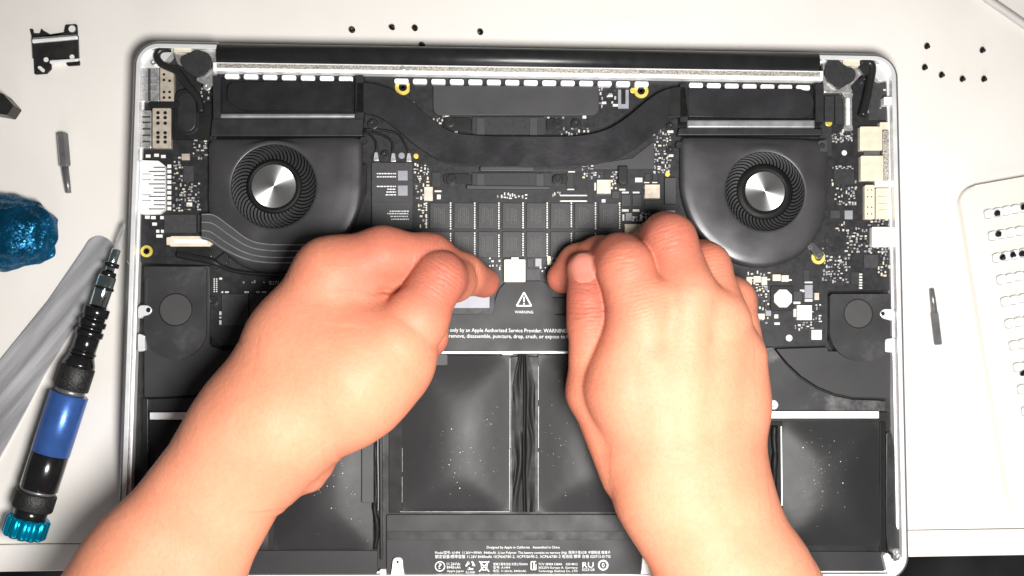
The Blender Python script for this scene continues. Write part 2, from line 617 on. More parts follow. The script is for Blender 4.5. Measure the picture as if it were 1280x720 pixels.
# hinge bar, silver strip, vents
hv, hf = [], []
for (xx, ya, yb) in ((271.5, 53, 79.5), (272, 52.6, 80), (647.5, 58.5, 86), (1023, 64.3, 92), (1023.5, 64.7, 91.5)):
    pa, pb = P2(xx, ya, 15), P2(xx, yb, 15)
    for k in range(17):
        t = math.pi * k / 16
        q = (pa + pb) / 2 + (pa - pb) / 2 * math.cos(t)
        shrink = 0.9 if xx in (271.5, 1023.5) else 1.0
        hv.append((q[0], q[1], 11.5 + 6.0 * shrink * math.sin(t) ** 0.75))
    hv.append((pb[0], pb[1], 4)); hv.append((pa[0], pa[1], 4))
for i in range(4):
    for k in range(19):
        hf.append((i * 19 + k, (i + 1) * 19 + k, (i + 1) * 19 + (k + 1) % 19, i * 19 + (k + 1) % 19))
hf += [tuple(range(19)), tuple(76 + k for k in range(19))[::-1]]
o = mk('hinge_bar', hv, hf, 'hinge_black', LT, smooth=True)
o.data.polygons[-1].use_smooth = False; o.data.polygons[-2].use_smooth = False
bmx = bmesh.new(); bmx.from_mesh(o.data); bmesh.ops.recalc_face_normals(bmx, faces=bmx.faces); bmx.to_mesh(o.data); bmx.free()
st = slab('hinge_strip', [(266, 77.5), (1029, 88.5), (1029, 100.5), (266, 88.5)], 8, 15.6, 'aluminium_bright', LT, bev=0.3)
slab('speckled_band', [(271, 79.2), (1025, 90.2), (1025, 96), (271, 84.6)], 15.2, 15.75, 'speckled_strip', st, bev=0.05)
for x, y in ((503, 85), (803, 90)):
    disc('rivet', x, y, 3.2, 15.3, 15.95, 'silver', st, n=12)
vents = []
for x0, xe, y0, y1, nn in ((280.5, 423, 89, 92.2, 7), (492.5, 793, 95, 98.6, 14), (861, 995, 100.2, 103.2, 7)):
    for k in range(nn):
        t = k / (nn - 1)
        vents.append((x0 + (xe - x0) * t, y0 + (y1 - y0) * t))
vent0 = None
for x, y in vents:
    c = P(x + 9.2, y + 6.2, 13.6)
    if vent0 is None:
        q = rounded([(c[0] - 3.3, c[1] - 1.2), (c[0] + 3.3, c[1] - 1.2), (c[0] + 3.3, c[1] + 1.2), (c[0] - 3.3, c[1] + 1.2)], 0.8, 3)
        vent0 = mkbm('vent_rib', prism_bm(q, 9, 13.6, 0.25), 'aluminium_bright', LT)
    else:
        copy_at(vent0, LT, (c[0], c[1], 9))

# ---- logic board
board = slab('logic_board', [(176, 82), (270, 82), (270, 92), (1030, 104), (1030, 96), (1113, 100), (1117, 330), (1114, 363), (1034, 363), (1034, 424), (1027, 432),
                             (700, 437), (275, 432), (263, 420), (263, 331), (176, 329)], 9.3, ZB, 'board', LT, r=1.0, bev=0.15)
B = board


def comp(name, x0, y0, x1, y1, h, m, r=0.0, bev=0.12, z0=ZB, parent=None):
    return slab(name, rc(x0, y0, x1, y1), z0 - 0.05, z0 + h, m, parent or B, r=r, bev=bev, seg=3, bseg=1)


def screw(x, y, rp, z, parent, m='steel_dark', zb=None):
    c = P(x, y, z); r = rp / S(z)
    zb = z - 1.0 if zb is None else zb
    V, F = lathe([(r, zb), (r, z - 0.2), (r * 0.85, z), (r * 0.42, z), (r * 0.36, z - 0.1), (r * 0.34, z - 0.7)], 18)
    return mk('screw', V + np.array([c[0], c[1], 0]), F, m, parent, smooth=False)


# memory chips, two rows of eight, with columns of tiny parts between
mem0 = None
printm = []
for j, (ya, yb) in enumerate(((253.5, 286), (290, 321.5))):
    for i in range(8):
        x = 537.5 + 30.15 * i
        c = P(x + 12.3, (ya + yb) / 2, ZB + 1.0)
        if mem0 is None:
            a, b2 = 12.3 / S(ZB + 1), (yb - ya) / 2 / S(ZB + 1)
            mem0 = mkbm('memory_chip', prism_bm([(c[0] - a, c[1] - b2), (c[0] + a, c[1] - b2), (c[0] + a, c[1] + b2), (c[0] - a, c[1] + b2)], ZB - 0.05, ZB + 1.0, 0.12, 1), 'chip', B)
        else:
            copy_at(mem0, B, (c[0], c[1], ZB - 0.05))
        for u in (-6.5, -4.2, -1.2, 0.8, 3.2, 5.4):
            yy = (ya + yb) / 2 - rng.uniform(7, 11); ye = (ya + yb) / 2 + rng.uniform(5, 10)
            while yy < ye:
                l_ = rng.uniform(1, 3.5)
                printm.append((x + 12.3 + u - 0.55, yy, x + 12.3 + u + 0.55, yy + l_, ZB + 0.98, ZB + 1.02)); yy += l_ + .8
boxes('chip_marking', printm, 'faint_print', B, kind='stuff')
dots = []
for i in range(9):
    x = 533 + 30.2 * i
    y = 253.0
    while y < 320:
        if not (285 < y < 290):
            dots.append((x - 0.9, y, x + 0.9, y + 1.9, ZB, ZB + 0.4))
        y += 2.75 + rng.uniform(-0.2, 0.5)

# named small things on the board
for a in [
    ('chip', 229, 207, 242, 227, .8, 'chip'), ('capacitor', 227, 192, 237, 200, .9, 'beige_metal'), ('chip', 205, 268, 245, 291, 1.2, 'chip'),
    ('chip', 247, 268, 252, 290, 1.0, 'chip_dark'), ('chip', 540, 215, 551, 234, 1.0, 'chip_dark'), ('capacitor', 530, 233.5, 541, 251, 1.2, 'beige_metal'),
    ('chip', 517, 115, 527, 128, .7, 'label_silver'), ('inductor', 746, 224.5, 763.5, 242, 2.0, 'beige_metal'), ('inductor', 806, 230.5, 825, 248, 2.0, 'beige_metal'),
    ('chip', 708, 216, 717, 235, .9, 'chip_dark'), ('chip', 765, 239, 774, 248, .9, 'chip'), ('chip', 806, 217, 813, 226, .9, 'chip_dark'), ('chip', 816, 217, 822, 226, .9, 'chip_dark'),
    ('capacitor', 794, 222, 803, 227.5, .9, 'white_block'), ('chip', 806, 250, 827, 262, .7, 'chip_dark'), ('chip', 781, 280, 802, 296, 1.4, 'cream'),
    ('chip', 1025, 150, 1040, 195, .6, 'chip_dark'), ('chip', 1044, 119, 1053, 155, 1.2, 'chip_dark'), ('chip', 1042, 211, 1068, 231, .5, 'chip_dark'),
    ('chip', 1038, 263, 1050, 273, .6, 'chip'), ('chip', 1056, 263, 1066, 274, .8, 'label_silver'), ('chip', 1080, 318, 1098, 335, .8, 'chip'),
    ('chip', 1004, 337, 1012, 352, .7, 'chip_dark'), ('chip', 1064, 340, 1078, 356, .7, 'chip_dark'), ('chip', 959, 366, 965, 377, .8, 'chip'),
    ('chip', 938, 370, 949, 388, 1.0, 'chip'), ('capacitor', 992, 364, 1003, 376, 1.2, 'chip'), ('capacitor', 1006, 356, 1016, 373, 1.4, 'label_silver'),
    ('capacitor', 1018, 366, 1024, 375, .9, 'beige_metal'), ('inductor', 996.5, 381.5, 1015, 400, 2.0, 'white_block'),
    ('capacitor', 933, 346, 940, 356, 1.2, 'cream'), ('capacitor', 942, 345, 951, 353, 1.2, 'cream'), ('capacitor', 952, 346, 959, 356, 1.3, 'cream'),
    ('capacitor', 966, 343, 976, 351, 1.4, 'cream'), ('capacitor', 977, 344, 986, 352, 1.4, 'cream'), ('capacitor', 935, 358, 938, 368, 1.0, 'cream'),
    ('capacitor', 946, 392, 956, 399, 1.0, 'cream'), ('capacitor', 957, 388, 964, 395, .9, 'label_silver'),
    ('chip', 277, 367.5, 310.5, 407, 1.0, 'chip'), ('chip', 312, 367.5, 345.5, 407, 1.0, 'chip'), ('chip', 347, 367.5, 380, 407, 1.0, 'chip'), ('chip', 382, 367.5, 415, 407, 1.0, 'chip'),
    ('capacitor', 659, 323, 667, 334, 1.0, 'chip'), ('capacitor', 669, 323, 677, 333, 1.0, 'label_silver'), ('chip', 658, 336, 676, 351, .8, 'chip'), ('capacitor', 684, 320, 689, 331, .9, 'beige_metal'),
    ('connector', 831, 222, 845, 255, 2.2, 'plate_grey'), ('capacitor', 833, 263, 844, 269, 1.0, 'label_silver'), ('capacitor', 834, 268.5, 843, 272, 1.2, 'gold'),
    ('chip', 500, 140, 530, 160, .3, 'board'),
]:
    comp(*a)
for x in (777.5, 791):                 # resistors with grey bodies and bright ends
    comp('resistor', x - 0.5, 243, x + 11, 258, 1.0, 'chip')
    comp('resistor_end', x, 239.5, x + 8.5, 241.5, .6, 'white_block')
    comp('resistor_end', x, 261.5, x + 8.5, 264.5, .6, 'white_block')
comp('resistor', 782, 266, 790, 276, 1.0, 'label_silver'); comp('resistor_end', 778, 268, 780.5, 276, .7, 'white_block'); comp('resistor_end', 800, 268, 803, 276, .7, 'white_block')
# inductor with octagonal cap
comp('inductor', 963, 357.5, 992, 388.5, 1.6, 'deep_black', r=1.0)
oc = P(979, 373, ZB + 2.6); rr = 12.2 / S(ZB + 2.6)
mkbm('inductor_cap', prism_bm([(oc[0] + rr * math.cos(math.pi / 8 + k * math.pi / 4), oc[1] + rr * math.sin(math.pi / 8 + k * math.pi / 4)) for k in range(8)], ZB + 1.5, ZB + 2.6, 0.2), 'white_block', B)
comp('paper_label', 1011, 410, 1029, 427, .12, 'chip_dark', bev=0); comp('paper_label', 1014.5, 412.5, 1027, 424.5, .2, 'white_print', bev=0)
disc('test_pad', 986.5, 422.5, 4.2, ZB - 0.05, ZB + 0.2, 'white_block', B)
disc('test_pad', 1055.5, 191, 3.4, ZB - 0.05, ZB + 0.2, 'white_block', B)
disc('test_pad', 834.5, 217.5, 3.2, ZB - 0.05, ZB + 0.5, 'gold', B)
disc('test_pad', 520, 195, 3.2, ZB - 0.05, ZB + 0.4, 'gold', B)
disc('test_pad', 502, 194.5, 4.0, ZB - 0.05, ZB + 0.3, 'label_silver', B)
for x, y, r in ((503.5, 109, 10), (801.5, 113.5, 9.5), (183, 314, 7.5), (1023, 321.5, 9)):
    q = ring('gold_ring', x, y, r * 0.5, r, ZB - 0.05, ZB + 0.5, 'gold', B)
    screw(x, y, r * 0.52, ZB + 0.7, B, 'screw_black', zb=ZB - 0.5)
for x, y in ((513, 109.5), (791, 113)):
    disc('gold_pad', x, y, 3.5, ZB - 0.05, ZB + 0.4, 'gold', B)
for x, y, r in ((265, 377, 8), (562, 152, 8), (697, 154, 7), (720, 155, 8), (564, 224, 8), (697, 224.5, 8), (780, 229.5, 6.5), (466, 155, 8), (481, 193, 6), (838, 158, 6), (838, 188, 6), (1080, 100, 6)):
    screw(x, y, r * .85, ZB + 1.5, B, 'screw_dark', zb=ZB - 0.05)
# u-shaped clip
comp('clip', 772.5, 112, 786, 135.5, .8, 'label_silver'); comp('clip_slot', 776.5, 111, 782, 130, .95, 'deep_black')
# rows of pads and plated holes
pads = []
for k in range(9): pads.append((209, 205.5 + 6.6 * k, 214, 210 + 6.6 * k, ZB, ZB + .25))
for x, y in ((185, 195), (195.5, 194), (204, 195.5), (184, 271.5), (191.5, 272), (203, 272), (193, 280)): pads.append((x - 3, y - 2, x + 3, y + 2, ZB, ZB + .25))
for (x, y, w, h) in ((195, 287, 4, 4), (201, 287, 4, 4), (195, 293, 8, 4), (233, 253, 7, 5), (570, 110, 2, 6), (556, 143, 6, 3), (593, 163, 5, 6), (728, 143, 5, 5), (752, 127, 6, 3), (760, 118, 6, 3), (766, 130, 7, 3),
                     (543, 238, 9, 2), (710, 214, 9, 1.5), (709, 236, 9, 1.5), (700, 243.5, 34, 1.6), (700, 250.5, 34, 1.6), (752, 249, 5, 4), (765, 254, 9, 1), (743, 228, 2, 10), (805, 233, 2, 3), (805, 243, 2, 5), (805, 227.5, 7, 1.2), (815, 227.5, 7, 1.2),
                     (564, 226.5, 3, 3), (546, 243, 5, 6), (774, 236, 8, 2), (834, 163, 8, 3), (834, 193, 8, 3), (662, 354, 3, 3), (982, 349, 8, 2), (1000, 362, 6, 3), (1006, 352, 10, 2), (1006, 374, 10, 3), (991, 377, 10, 3), (968, 393, 5, 5), (968, 403, 7, 3), (992, 386, 3, 10)):
    pads.append((x, y, x + w, y + h, ZB, ZB + .45))
for k in range(6): pads.append((1074, 342 + 3.4 * k, 1078, 344 + 3.4 * k, ZB + .5, ZB + .9))
for k in range(5): pads.append((285 + 0.2, 0, 0, 0, 0, 0)) if False else None
for k in range(7):
    for u in (0, 3): pads.append((267 + u, 348 + 2.6 * k, 268.6 + u, 349.5 + 2.6 * k, ZB, ZB + .3))
for x, w in ((275, 4), (281, 5), (305, 6), (320, 5), (327, 6), (346, 5), (275, 2)): pads.append((x, 364, x + w, 366.3, ZB, ZB + .3))
pads += [(274, 389, 277, 394, ZB, ZB + .3), (274, 396, 277, 398, ZB, ZB + .3), (274, 400, 277, 406, ZB, ZB + .3), (274, 347, 277.5, 349.5, ZB, ZB + .3)]
for k in range(9):                                  # right-hand header
    pads.append((1098 + (k % 2) * 4, 110 + 4 * k, 1101 + (k % 2) * 4, 113 + 4 * k, ZB, ZB + .5))
boxes('solder_pads', pads + dots, 'white_block', B, kind='stuff')

REG = [  # x0,y0,x1,y1,count,kind
    (240, 175, 258, 200, 12, 0), (216, 205, 228, 265, 22, 0), (229, 228, 250, 262, 20, 0), (216, 196, 226, 206, 4, 0), (518, 205, 535, 232, 34, 1), (520, 232, 530, 250, 7, 0),
    (523, 255, 533, 285, 10, 1), (540, 145, 560, 165, 12, 0), (560, 160, 572, 168, 6, 0), (675, 147, 705, 152, 4, 0), (700, 160, 738, 168, 8, 0), (728, 207, 745, 222, 30, 1), (735, 216, 752, 224, 8, 0),
    (747, 108, 770, 134, 9, 0), (817, 160, 838, 215, 44, 0), (765, 215, 772, 224, 6, 0), (790, 270, 800, 276, 6, 0), (803, 266, 812, 280, 8, 0), (817, 208, 836, 216, 8, 1), (764, 226, 770, 236, 6, 1),
    (1040, 165, 1052, 178, 9, 0), (1085, 105, 1110, 150, 12, 0), (1052, 165, 1066, 176, 8, 0), (1040, 225, 1072, 235, 9, 0), (1044, 235, 1070, 256, 26, 0), (1045, 278, 1058, 290, 5, 0), (1058, 285, 1088, 315, 26, 0),
    (1030, 320, 1058, 334, 20, 0), (1098, 316, 1112, 345, 12, 1), (1086, 309, 1112, 316, 12, 0), (1086, 274, 1112, 282, 9, 0), (1028, 338, 1048, 352, 16, 0), (1048, 318, 1062, 356, 12, 0), (932, 340, 962, 400, 50, 1),
    (940, 398, 960, 404, 8, 0), (945, 355, 962, 372, 12, 1), (994, 402, 1016, 412, 9, 0), (1016, 381, 1026, 402, 9, 0), (1028, 300, 1040, 312, 3, 0), (905, 338, 918, 342, 4, 0), (612, 322, 626, 336, 7, 0),
    (684, 320, 700, 340, 9, 0), (663, 333, 684, 340, 4, 0), (575, 290, 580, 300, 0, 0), (250, 110, 262, 130, 5, 0), (1050, 112, 1062, 118, 5, 0), (1042, 166, 1066, 172, 6, 0), (690, 375, 700, 380, 3, 0), (468, 285, 474, 290, 0, 0),
    (620, 242, 665, 248, 9, 2), (690, 240, 700, 245, 3, 0), (1040, 208, 1066, 211, 9, 2), (300, 350, 345, 356, 4, 2), (618, 375, 620, 393, 7, 0), (560, 390, 612, 393, 10, 0),
]
S1, S2, S3, S4 = [], [], [], []
for x0, y0, x1, y1, nn, kd in REG:
    placed = []
    tries = 0
    nn = int(nn * 1.7)
    while len(placed) < nn and tries < 400:
        tries += 1
        w, h = (rng.uniform(1.6, 4.6), rng.uniform(1.4, 2.6))
        if rng.random() < .5: w, h = h, w
        x, y = rng.uniform(x0, x1), rng.uniform(y0, y1)
        if any(abs(x - a) < (w + c) / 2 + .5 and abs(y - b) < (h + d) / 2 + .5 for a, b, c, d in placed): continue
        placed.append((x, y, w, h))
        tgt = S1 if rng.random() < (.8 if kd == 0 else .3) else S2
        if rng.random() < 0.30: tgt = S3
        if rng.random() < 0.25 and kd != 2: tgt = S4
        if kd == 2: tgt = S1
        tgt.append((x - w / 2, y - h / 2, x + w / 2, y + h / 2, ZB - .02, ZB + rng.uniform(.25, .7)))
boxes('tiny_components', S1, 'solder', B, kind='stuff')
boxes('tiny_components', S2, 'cream', B, kind='stuff')
boxes('tiny_components', S3, 'label_silver', B, kind='stuff')
boxes('tiny_components', S4, 'plate_grey', B, kind='stuff')
text('5271', 337, 355.5, 11, ZB + 0.15, B)

# wireless card with printed lines, two label patches
wc = slab('wireless_card', rc(464.5, 203, 516, 288), ZB + .2, ZB + 1.6, 'chip', LT, r=.5)
sl = slab('shield_lid', rc(466, 253, 514, 287), ZB + 1.5, ZB + 1.75, 'plate_grey', wc, bev=.08)
lines = []
for y, xs in ((217, (471, 495)), (221, (471, 495)), (233, (471, 495)), (236.5, (484, 495)), (240, (483, 495)), (243.5, (482, 495)), (264, (487, 511)), (267, (484, 511)), (270.5, (488, 511)), (274, (489, 511))):
    x = xs[0]
    while x < xs[1] - 1:
        w = rng.uniform(1.2, 4); w = min(w, xs[1] - x)
        z = ZB + (1.6 if y < 250 else 1.75)
        lines.append((x, y - .7, x + w, y + .7, z, z + .05)); x += w + .7
boxes('printed_lines', lines, 'white_print', wc, kind='stuff')
comp('label_patch', 497.5, 213.5, 509.5, 225.5, .06, 'label_silver', bev=0, z0=ZB + 1.6, parent=wc); comp('label_patch', 497.5, 232, 509.5, 244.5, .06, 'label_silver', bev=0, z0=ZB + 1.6, parent=wc)
for x, y in ((470, 195), (491.5, 196), (511, 196)):
    q = slab('antenna_plug', [(x - 3.5, y + 6), (x - 2, y - 5), (x + 2, y - 5), (x + 3.5, y + 6)], ZB, ZB + 2.0, 'silver', wc, r=.4)
for pts in ([(470, 190), (470, 178), (462, 168), (455, 166)], [(491, 190), (490, 178), (480, 170), (456, 163)], [(511, 190), (506, 180), (498, 168), (480, 163), (456, 162)]):
    V, F = tube(spline([P(x, y, ZB + 1.4) for x, y in pts], 5), .55)
    mk('antenna_wire', V, F, 'cable_black', wc, smooth=True)

# grey cover plate above the heat pipe, brackets
slab('cover_plate', rc(541.5, 107, 748.5, 144), ZB, ZB + 1.6, 'plate_grey', LT, r=[.3, .3, 3.4, 3.4])
def bracket(y0, y1, xa, xb):
    b = slab('heat_sink_bracket', rc(xa, y0, xb, y1), ZB, ZB + 1.4, 'chip_dark', LT, r=.6)
    slab('bracket_arm', rc(xa - 36, y0 + 1, xa - 1, y1 - 4), ZB, ZB + 1.0, 'deep_black', b, r=1.5)
    slab('bracket_arm', rc(xb + 1, y0 + 2, xb + 20, y1 - 4), ZB, ZB + 1.0, 'deep_black', b, r=1.5)
    slab('bracket_tab', rc(xa + 6, y0 + 1, xa + 16, y1 + 1), ZB, ZB + 1.7, 'plate_grey', b, r=.3)
    slab('bracket_tab', rc(xb - 20, y0 + 1, xb - 10, y1 + 1), ZB, ZB + 1.7, 'plate_grey', b, r=.3)
    return b
bracket(146, 168, 590, 682)
bk = bracket(216, 233, 590, 690)
slab('spring_bar', [(583, 231), (688, 232.5), (688, 236.5), (583, 236)], ZB, ZB + 2.4, 'plate_grey', bk, r=.6, bev=.4)
slab('spring_bar', [(600, 208), (668, 208), (668, 214), (600, 214)], ZB, ZB + 2.4, 'plate_grey', bk, r=.6, bev=.4)
slab('guide_plate', [(742, 205), (790, 198), (818, 176), (818, 211), (742, 211)], ZB, ZB + 1.0, 'plate_grey', LT, r=.6)
slab('guide_plate', [(512, 104), (541, 104), (541, 142), (548, 150), (530, 143), (512, 120)], ZB, ZB + .8, 'board', LT, r=.3)
slab('latch', rc(772.5, 207, 784.5, 228), ZB, ZB + 2.6, 'deep_black', LT, r=.4, bev=.4)

# heat pipe
cl = spline([(444, 122), (462, 123), (484, 130), (508, 147), (532, 167), (560, 183), (600, 188.3), (660, 189.3), (722, 188.5), (762, 180.5), (793, 163), (820, 141), (838, 130), (860, 127)], 6)
left_, right_ = [], []
for i, p in enumerate(cl):
    t = np.array(cl[min(i + 1, len(cl) - 1)]) - np.array(cl[max(i - 1, 0)]); t = t / np.linalg.norm(t)
    nrm = np.array([-t[1], t[0]]); w = 18.6
    left_.append(tuple(p + nrm * w)); right_.append(tuple(p - nrm * w))
bmq = prism_bm([P2(x, y, 16.0) for x, y in left_ + right_[::-1]], 12.6, 16.0, 1.2, 5)
pipe = mkbm('heat_pipe', bmq, 'pipe_black', LT)
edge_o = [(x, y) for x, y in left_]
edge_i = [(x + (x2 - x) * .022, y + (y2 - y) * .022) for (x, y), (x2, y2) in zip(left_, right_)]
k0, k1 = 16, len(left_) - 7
mkbm('pipe_glint', prism_bm([P2(x, y, 15.4) for x, y in edge_o[k0:k1] + edge_i[k0:k1][::-1]], 14.6, 15.75, 0.05, 1), 'lip_grey', pipe)  # painted highlight: bright strip in place of the pipe's reflection line
slab('pipe_band', [(838, 110), (851, 108), (851, 146), (835, 147)], 15.5, 16.15, 'deep_black', pipe, r=.4)


# ---- fans
def fan(hx, hy, outline, r_open, r_hub, r_dark, frame, nb, spin, lip, curve=True):
    zt = 15.2
    c = P(hx, hy, zt); s = S(zt)
    out = [np.array(P2(x, y, zt)) - c[:2] for x, y in outline]
    out = [np.array(q) for q in rounded(out, 3.0, 6)] if not curve else out
    # sample outline by angle around the hub
    nA = 120
    ring_o = []
    m_ = len(out)
    for k in range(nA):
        a = 2 * math.pi * k / nA
        d = np.array([math.cos(a), math.sin(a)])
        best = 0
        for i in range(m_):
            p, q = out[i - 1], out[i]
            e = q - p
            den = d[0] * e[1] - d[1] * e[0]
            if abs(den) < 1e-9: continue
            t = (p[0] * e[1] - p[1] * e[0]) / den
            u = (p[0] * d[1] - p[1] * d[0]) / den
            if t > 0 and -1e-6 <= u <= 1 + 1e-6: best = max(best, t)
        ring_o.append(d * best)
    ro = r_open / s
    prof_ = []
    for k in range(nA):
        a = 2 * math.pi * k / nA
        d = np.array([math.cos(a), math.sin(a)])
        o_ = ring_o[k]; L_ = np.linalg.norm(o_)
        prof_.append([(d * ro, 11.2), (d * ro, zt - 0.5), (d * (ro + .15), zt - .12), (d * (ro + .5), zt), (d * (ro + 1.5), zt + .05), (d * (ro + 1.5 + .3 * (L_ - ro - 1.5)), zt - .02), (o_ * (1 - min(5, .5 * (L_ - ro)) / L_), zt - .35), (o_ * (1 - min(2.2, .3 * (L_ - ro)) / L_), zt - .75), (o_ * (1 - 1.0 / L_), zt - 1.15), (o_ * (1 - .3 / L_), zt - 1.8), (o_, zt - 2.6), (o_, 9.0)])
    V, F = [], []
    K = len(prof_[0])
    for pr in prof_:
        for q, z in pr: V.append((c[0] + q[0], c[1] + q[1], z))
    for k in range(nA):
        k2 = (k + 1) % nA
        for i in range(K - 1):
            F.append((k * K + i, k * K + i + 1, k2 * K + i + 1, k2 * K + i))
    f = mk('fan', V, F, 'fan_grey', LT, smooth=True)
    b_ = bmesh.new(); b_.from_mesh(f.data); bmesh.ops.recalc_face_normals(b_, faces=b_.faces); b_.to_mesh(f.data); b_.free()
    # inside
    V, F = lathe([(ro, 9.6), (ro, 10.2)], 40); mk('fan_well', V + [c[0], c[1], 0], F, 'deep_black', f)
    rd, rh = r_dark / s, r_hub / s
    V, F = lathe([(rd, 10.2), (rd, 13.9), (rd - .4, 14.4), (rh + 1.2, 14.7), (rh + .3, 14.6), (rh + .2, 13.9)], 48); mk('hub_ring', V + [c[0], c[1], 0], F, 'foil_black', f, smooth=True)
    V, F = lathe([(rh, 12), (rh, 14.7), (rh - .25, 15.0), (.35, 15.02), (.3, 14.9)], 64)
    mk('hub', V + [c[0], c[1], 0], F, 'hub_steel', f, origin=np.array([c[0], c[1], 13.5]))
    # blades
    first = None
    r0, r1 = rd + .1, ro + .6
    for k in range(nb):
        a0 = 2 * math.pi * k / nb
        if first is None:
            V, F = [], []
            for i in range(6):
                t = i / 5; r = r0 + (r1 - r0) * t; a = spin * 0.32 * t * t + spin * .06 * t
                for (dz, da) in ((10.3, 0.0), (14.35 - .2 * t, 0.02), (14.2 - .2 * t, .125), (10.3, .11)):
                    V.append((c[0] + r * math.cos(a + da * spin * 0.7), c[1] + r * math.sin(a + da * spin * .7), dz))
            for i in range(5):
                for j in range(4):
                    j2 = (j + 1) % 4
                    F.append((i * 4 + j, (i + 1) * 4 + j, (i + 1) * 4 + j2, i * 4 + j2))
            F += [(0, 1, 2, 3), (20, 23, 22, 21)]
            first = mk('blade', V, F, 'blade_black', f, origin=np.array([c[0], c[1], 10.3]))
        else:
            copy_at(first, f, (c[0], c[1], 10.3), a0)
    # outlet: frame with the fin stack and the flattened end of the pipe inside
    x0, y0, x1, y1 = frame
    fr = slab('fin_stack', rc(x0 + 6, y0 + 6, x1 - 6, y1), 9.2, 12.3, 'deep_black', LT, r=.3)
    V, F = [], []
    boxes('frame_bar', [(x0, y0, x0 + 10, y1 + 8, 9.2, 16.0)], 'black_plastic', fr)
    boxes('frame_bar', [(x1 - 11, y0, x1, y1 + 8, 9.2, 16.0)], 'black_plastic', fr)
    slab('frame_lip', rc(x0 + 9, lip[0], x1 - 11, lip[1]), 11, 15.0, 'lip_grey', fr, bev=.9, bseg=3)
    slab('fan_throat', [(x0 - 1, lip[1] + .5), (x1 - 1, lip[1] + .5), (x1 - 2, lip[2]), (x0 - 3, lip[2])], 9.2, 15.0, 'black_plastic', fr, r=.5, bev=.5)
    return f, fr


f1, fr1 = fan(342, 232.5, [(266, 172), (300, 172), (400, 170), (449, 170), (452, 174), (453, 200)] + [tuple(q) for q in spline([(453, 235), (449, 262), (438, 288), (420, 311), (395, 328), (365, 338), (335, 341), (305, 334), (280, 316), (264, 290), (259, 255), (259, 230)], 5)] + [(259, 180), (261, 175)],
              52.5, 28, 34.5, (266, 92, 455, 143), 50, 1, (141.5, 147.5, 170))
f2, fr2 = fan(956.5, 239, [(855, 170), (900, 170), (1000, 172), (1030, 174), (1036, 182), (1036, 220)] + [tuple(q) for q in spline([(1036, 250), (1031, 276), (1018, 301), (1000, 319), (976, 330), (950, 334), (922, 329), (897, 315), (875, 294), (860, 268), (852, 240), (851, 215)], 5)] + [(851, 180), (852, 173)],
              50.5, 26, 36, (850, 102, 1030, 147), 50, 1, (149.5, 160, 169))
slab('pipe_end', [(284, 103), (440, 101), (440, 138), (304, 138), (284, 126)], 12.0, 14.4, 'hinge_black', fr1, r=[3, .3, .3, 5, 4], bev=.5, bseg=3)  # left end takes a blacker material, painting in its weaker sheen
slab('pipe_end', [(860, 110), (1000, 111), (1017, 118), (1017, 140), (1003, 148), (860, 146)], 12.0, 14.4, 'pipe_black', fr2, r=[.3, 5, 4, 4, 5, .3], bev=.5, bseg=3)
for x, y in ((266, 172), (454, 175), (849, 181), (1028, 182)):
    screw(x, y, 4.5, 13.6, LT, 'black_plastic', zb=9.5)
slab('mount_ear', [(1009, 306), (1016, 302), (1031, 318), (1024, 326)], 10.6, 13.6, 'plate_grey', f2, r=1.0)
screw(1013, 309, 3.5, 14.0, f2, 'steel_dark'); screw(1024.5, 320, 4.2, 14.0, f2, 'steel_dark')
slab('mount_ear', [(1022, 176), (1034, 174), (1034, 190), (1026, 189)], 10.6, 15.4, 'plate_grey', f2, r=.8); screw(1028, 182, 3.6, 15.7, f2, 'screw_dark') 
slab('mount_ear', [(262, 330), (285, 312), (284, 330), (268, 336)], 10.6, 12.8, 'black_plastic', f1, r=.8)
slab('rubber_gasket', [(447, 235), (452, 205), (458, 205), (458, 240), (447, 268), (436, 285), (430, 285), (441, 262)], 9.5, 13.5, 'cable_black', f1, r=.6, bev=.4)

# ribbon cable across the left fan
def band(name, top, bot, z, m, parent, th=.25):
    a, b = spline(top, 6), spline(bot, 6)
    poly = [P2(p[0], p[1], z) for p in a + b[::-1]]
    return mkbm(name, prism_bm(poly, z - th, z, 0), m, parent)


rib_t = [(252, 267), (268, 268), (288, 282), (310, 298), (332, 304), (370, 305), (430, 305)]
rib_b = [(252, 299), (262, 302), (280, 314), (305, 325), (332, 330), (370, 330.5), (430, 330.5)]
rib = band('ribbon_cable', rib_t, rib_b, 15.75, 'plate_grey', LT, .4)
for w in (.04, .34, .66, .92):
    tp = [(t[0] * (1 - w) + b[0] * w, t[1] * (1 - w) + b[1] * w) for t, b in zip(rib_t, rib_b)]
    band('trace', [(x, y - .6) for x, y in tp], [(x, y + .6) for x, y in tp], 15.83, 'trace_silver', rib, .06)
cn = slab('cable_connector', [(213, 295), (262, 295), (263, 308), (212, 308)], ZB, ZB + 1.6, 'cream', B, r=.5)
slab('connector_groove', rc(217, 299, 258, 304), ZB + 1.5, ZB + 1.75, 'white_block', cn, bev=.05)
for x in (211, 263): slab('connector_latch', [(x - 3, 297), (x + 2, 296), (x + 4, 300), (x + 2, 306), (x - 3, 306)], ZB, ZB + 1.9, 'cream', cn, r=.2)
V, F = tube(spline([P(222, 318, 12.4), P(240, 322, 12.8), P(265, 327, 13.4), P(290, 338, 13), P(330, 343, 12.5), P(400, 343, 12.5)], 6), [1.5 if i < 14 else .9 for i in range(31)])
mk('wire', V, F, 'cable_black', LT, smooth=True)
slab('tape', [(220, 309), (262, 309), (266, 322), (240, 325), (222, 321)], ZB, ZB + 1.4, 'cable_black', LT, r=1.0, bev=.5)

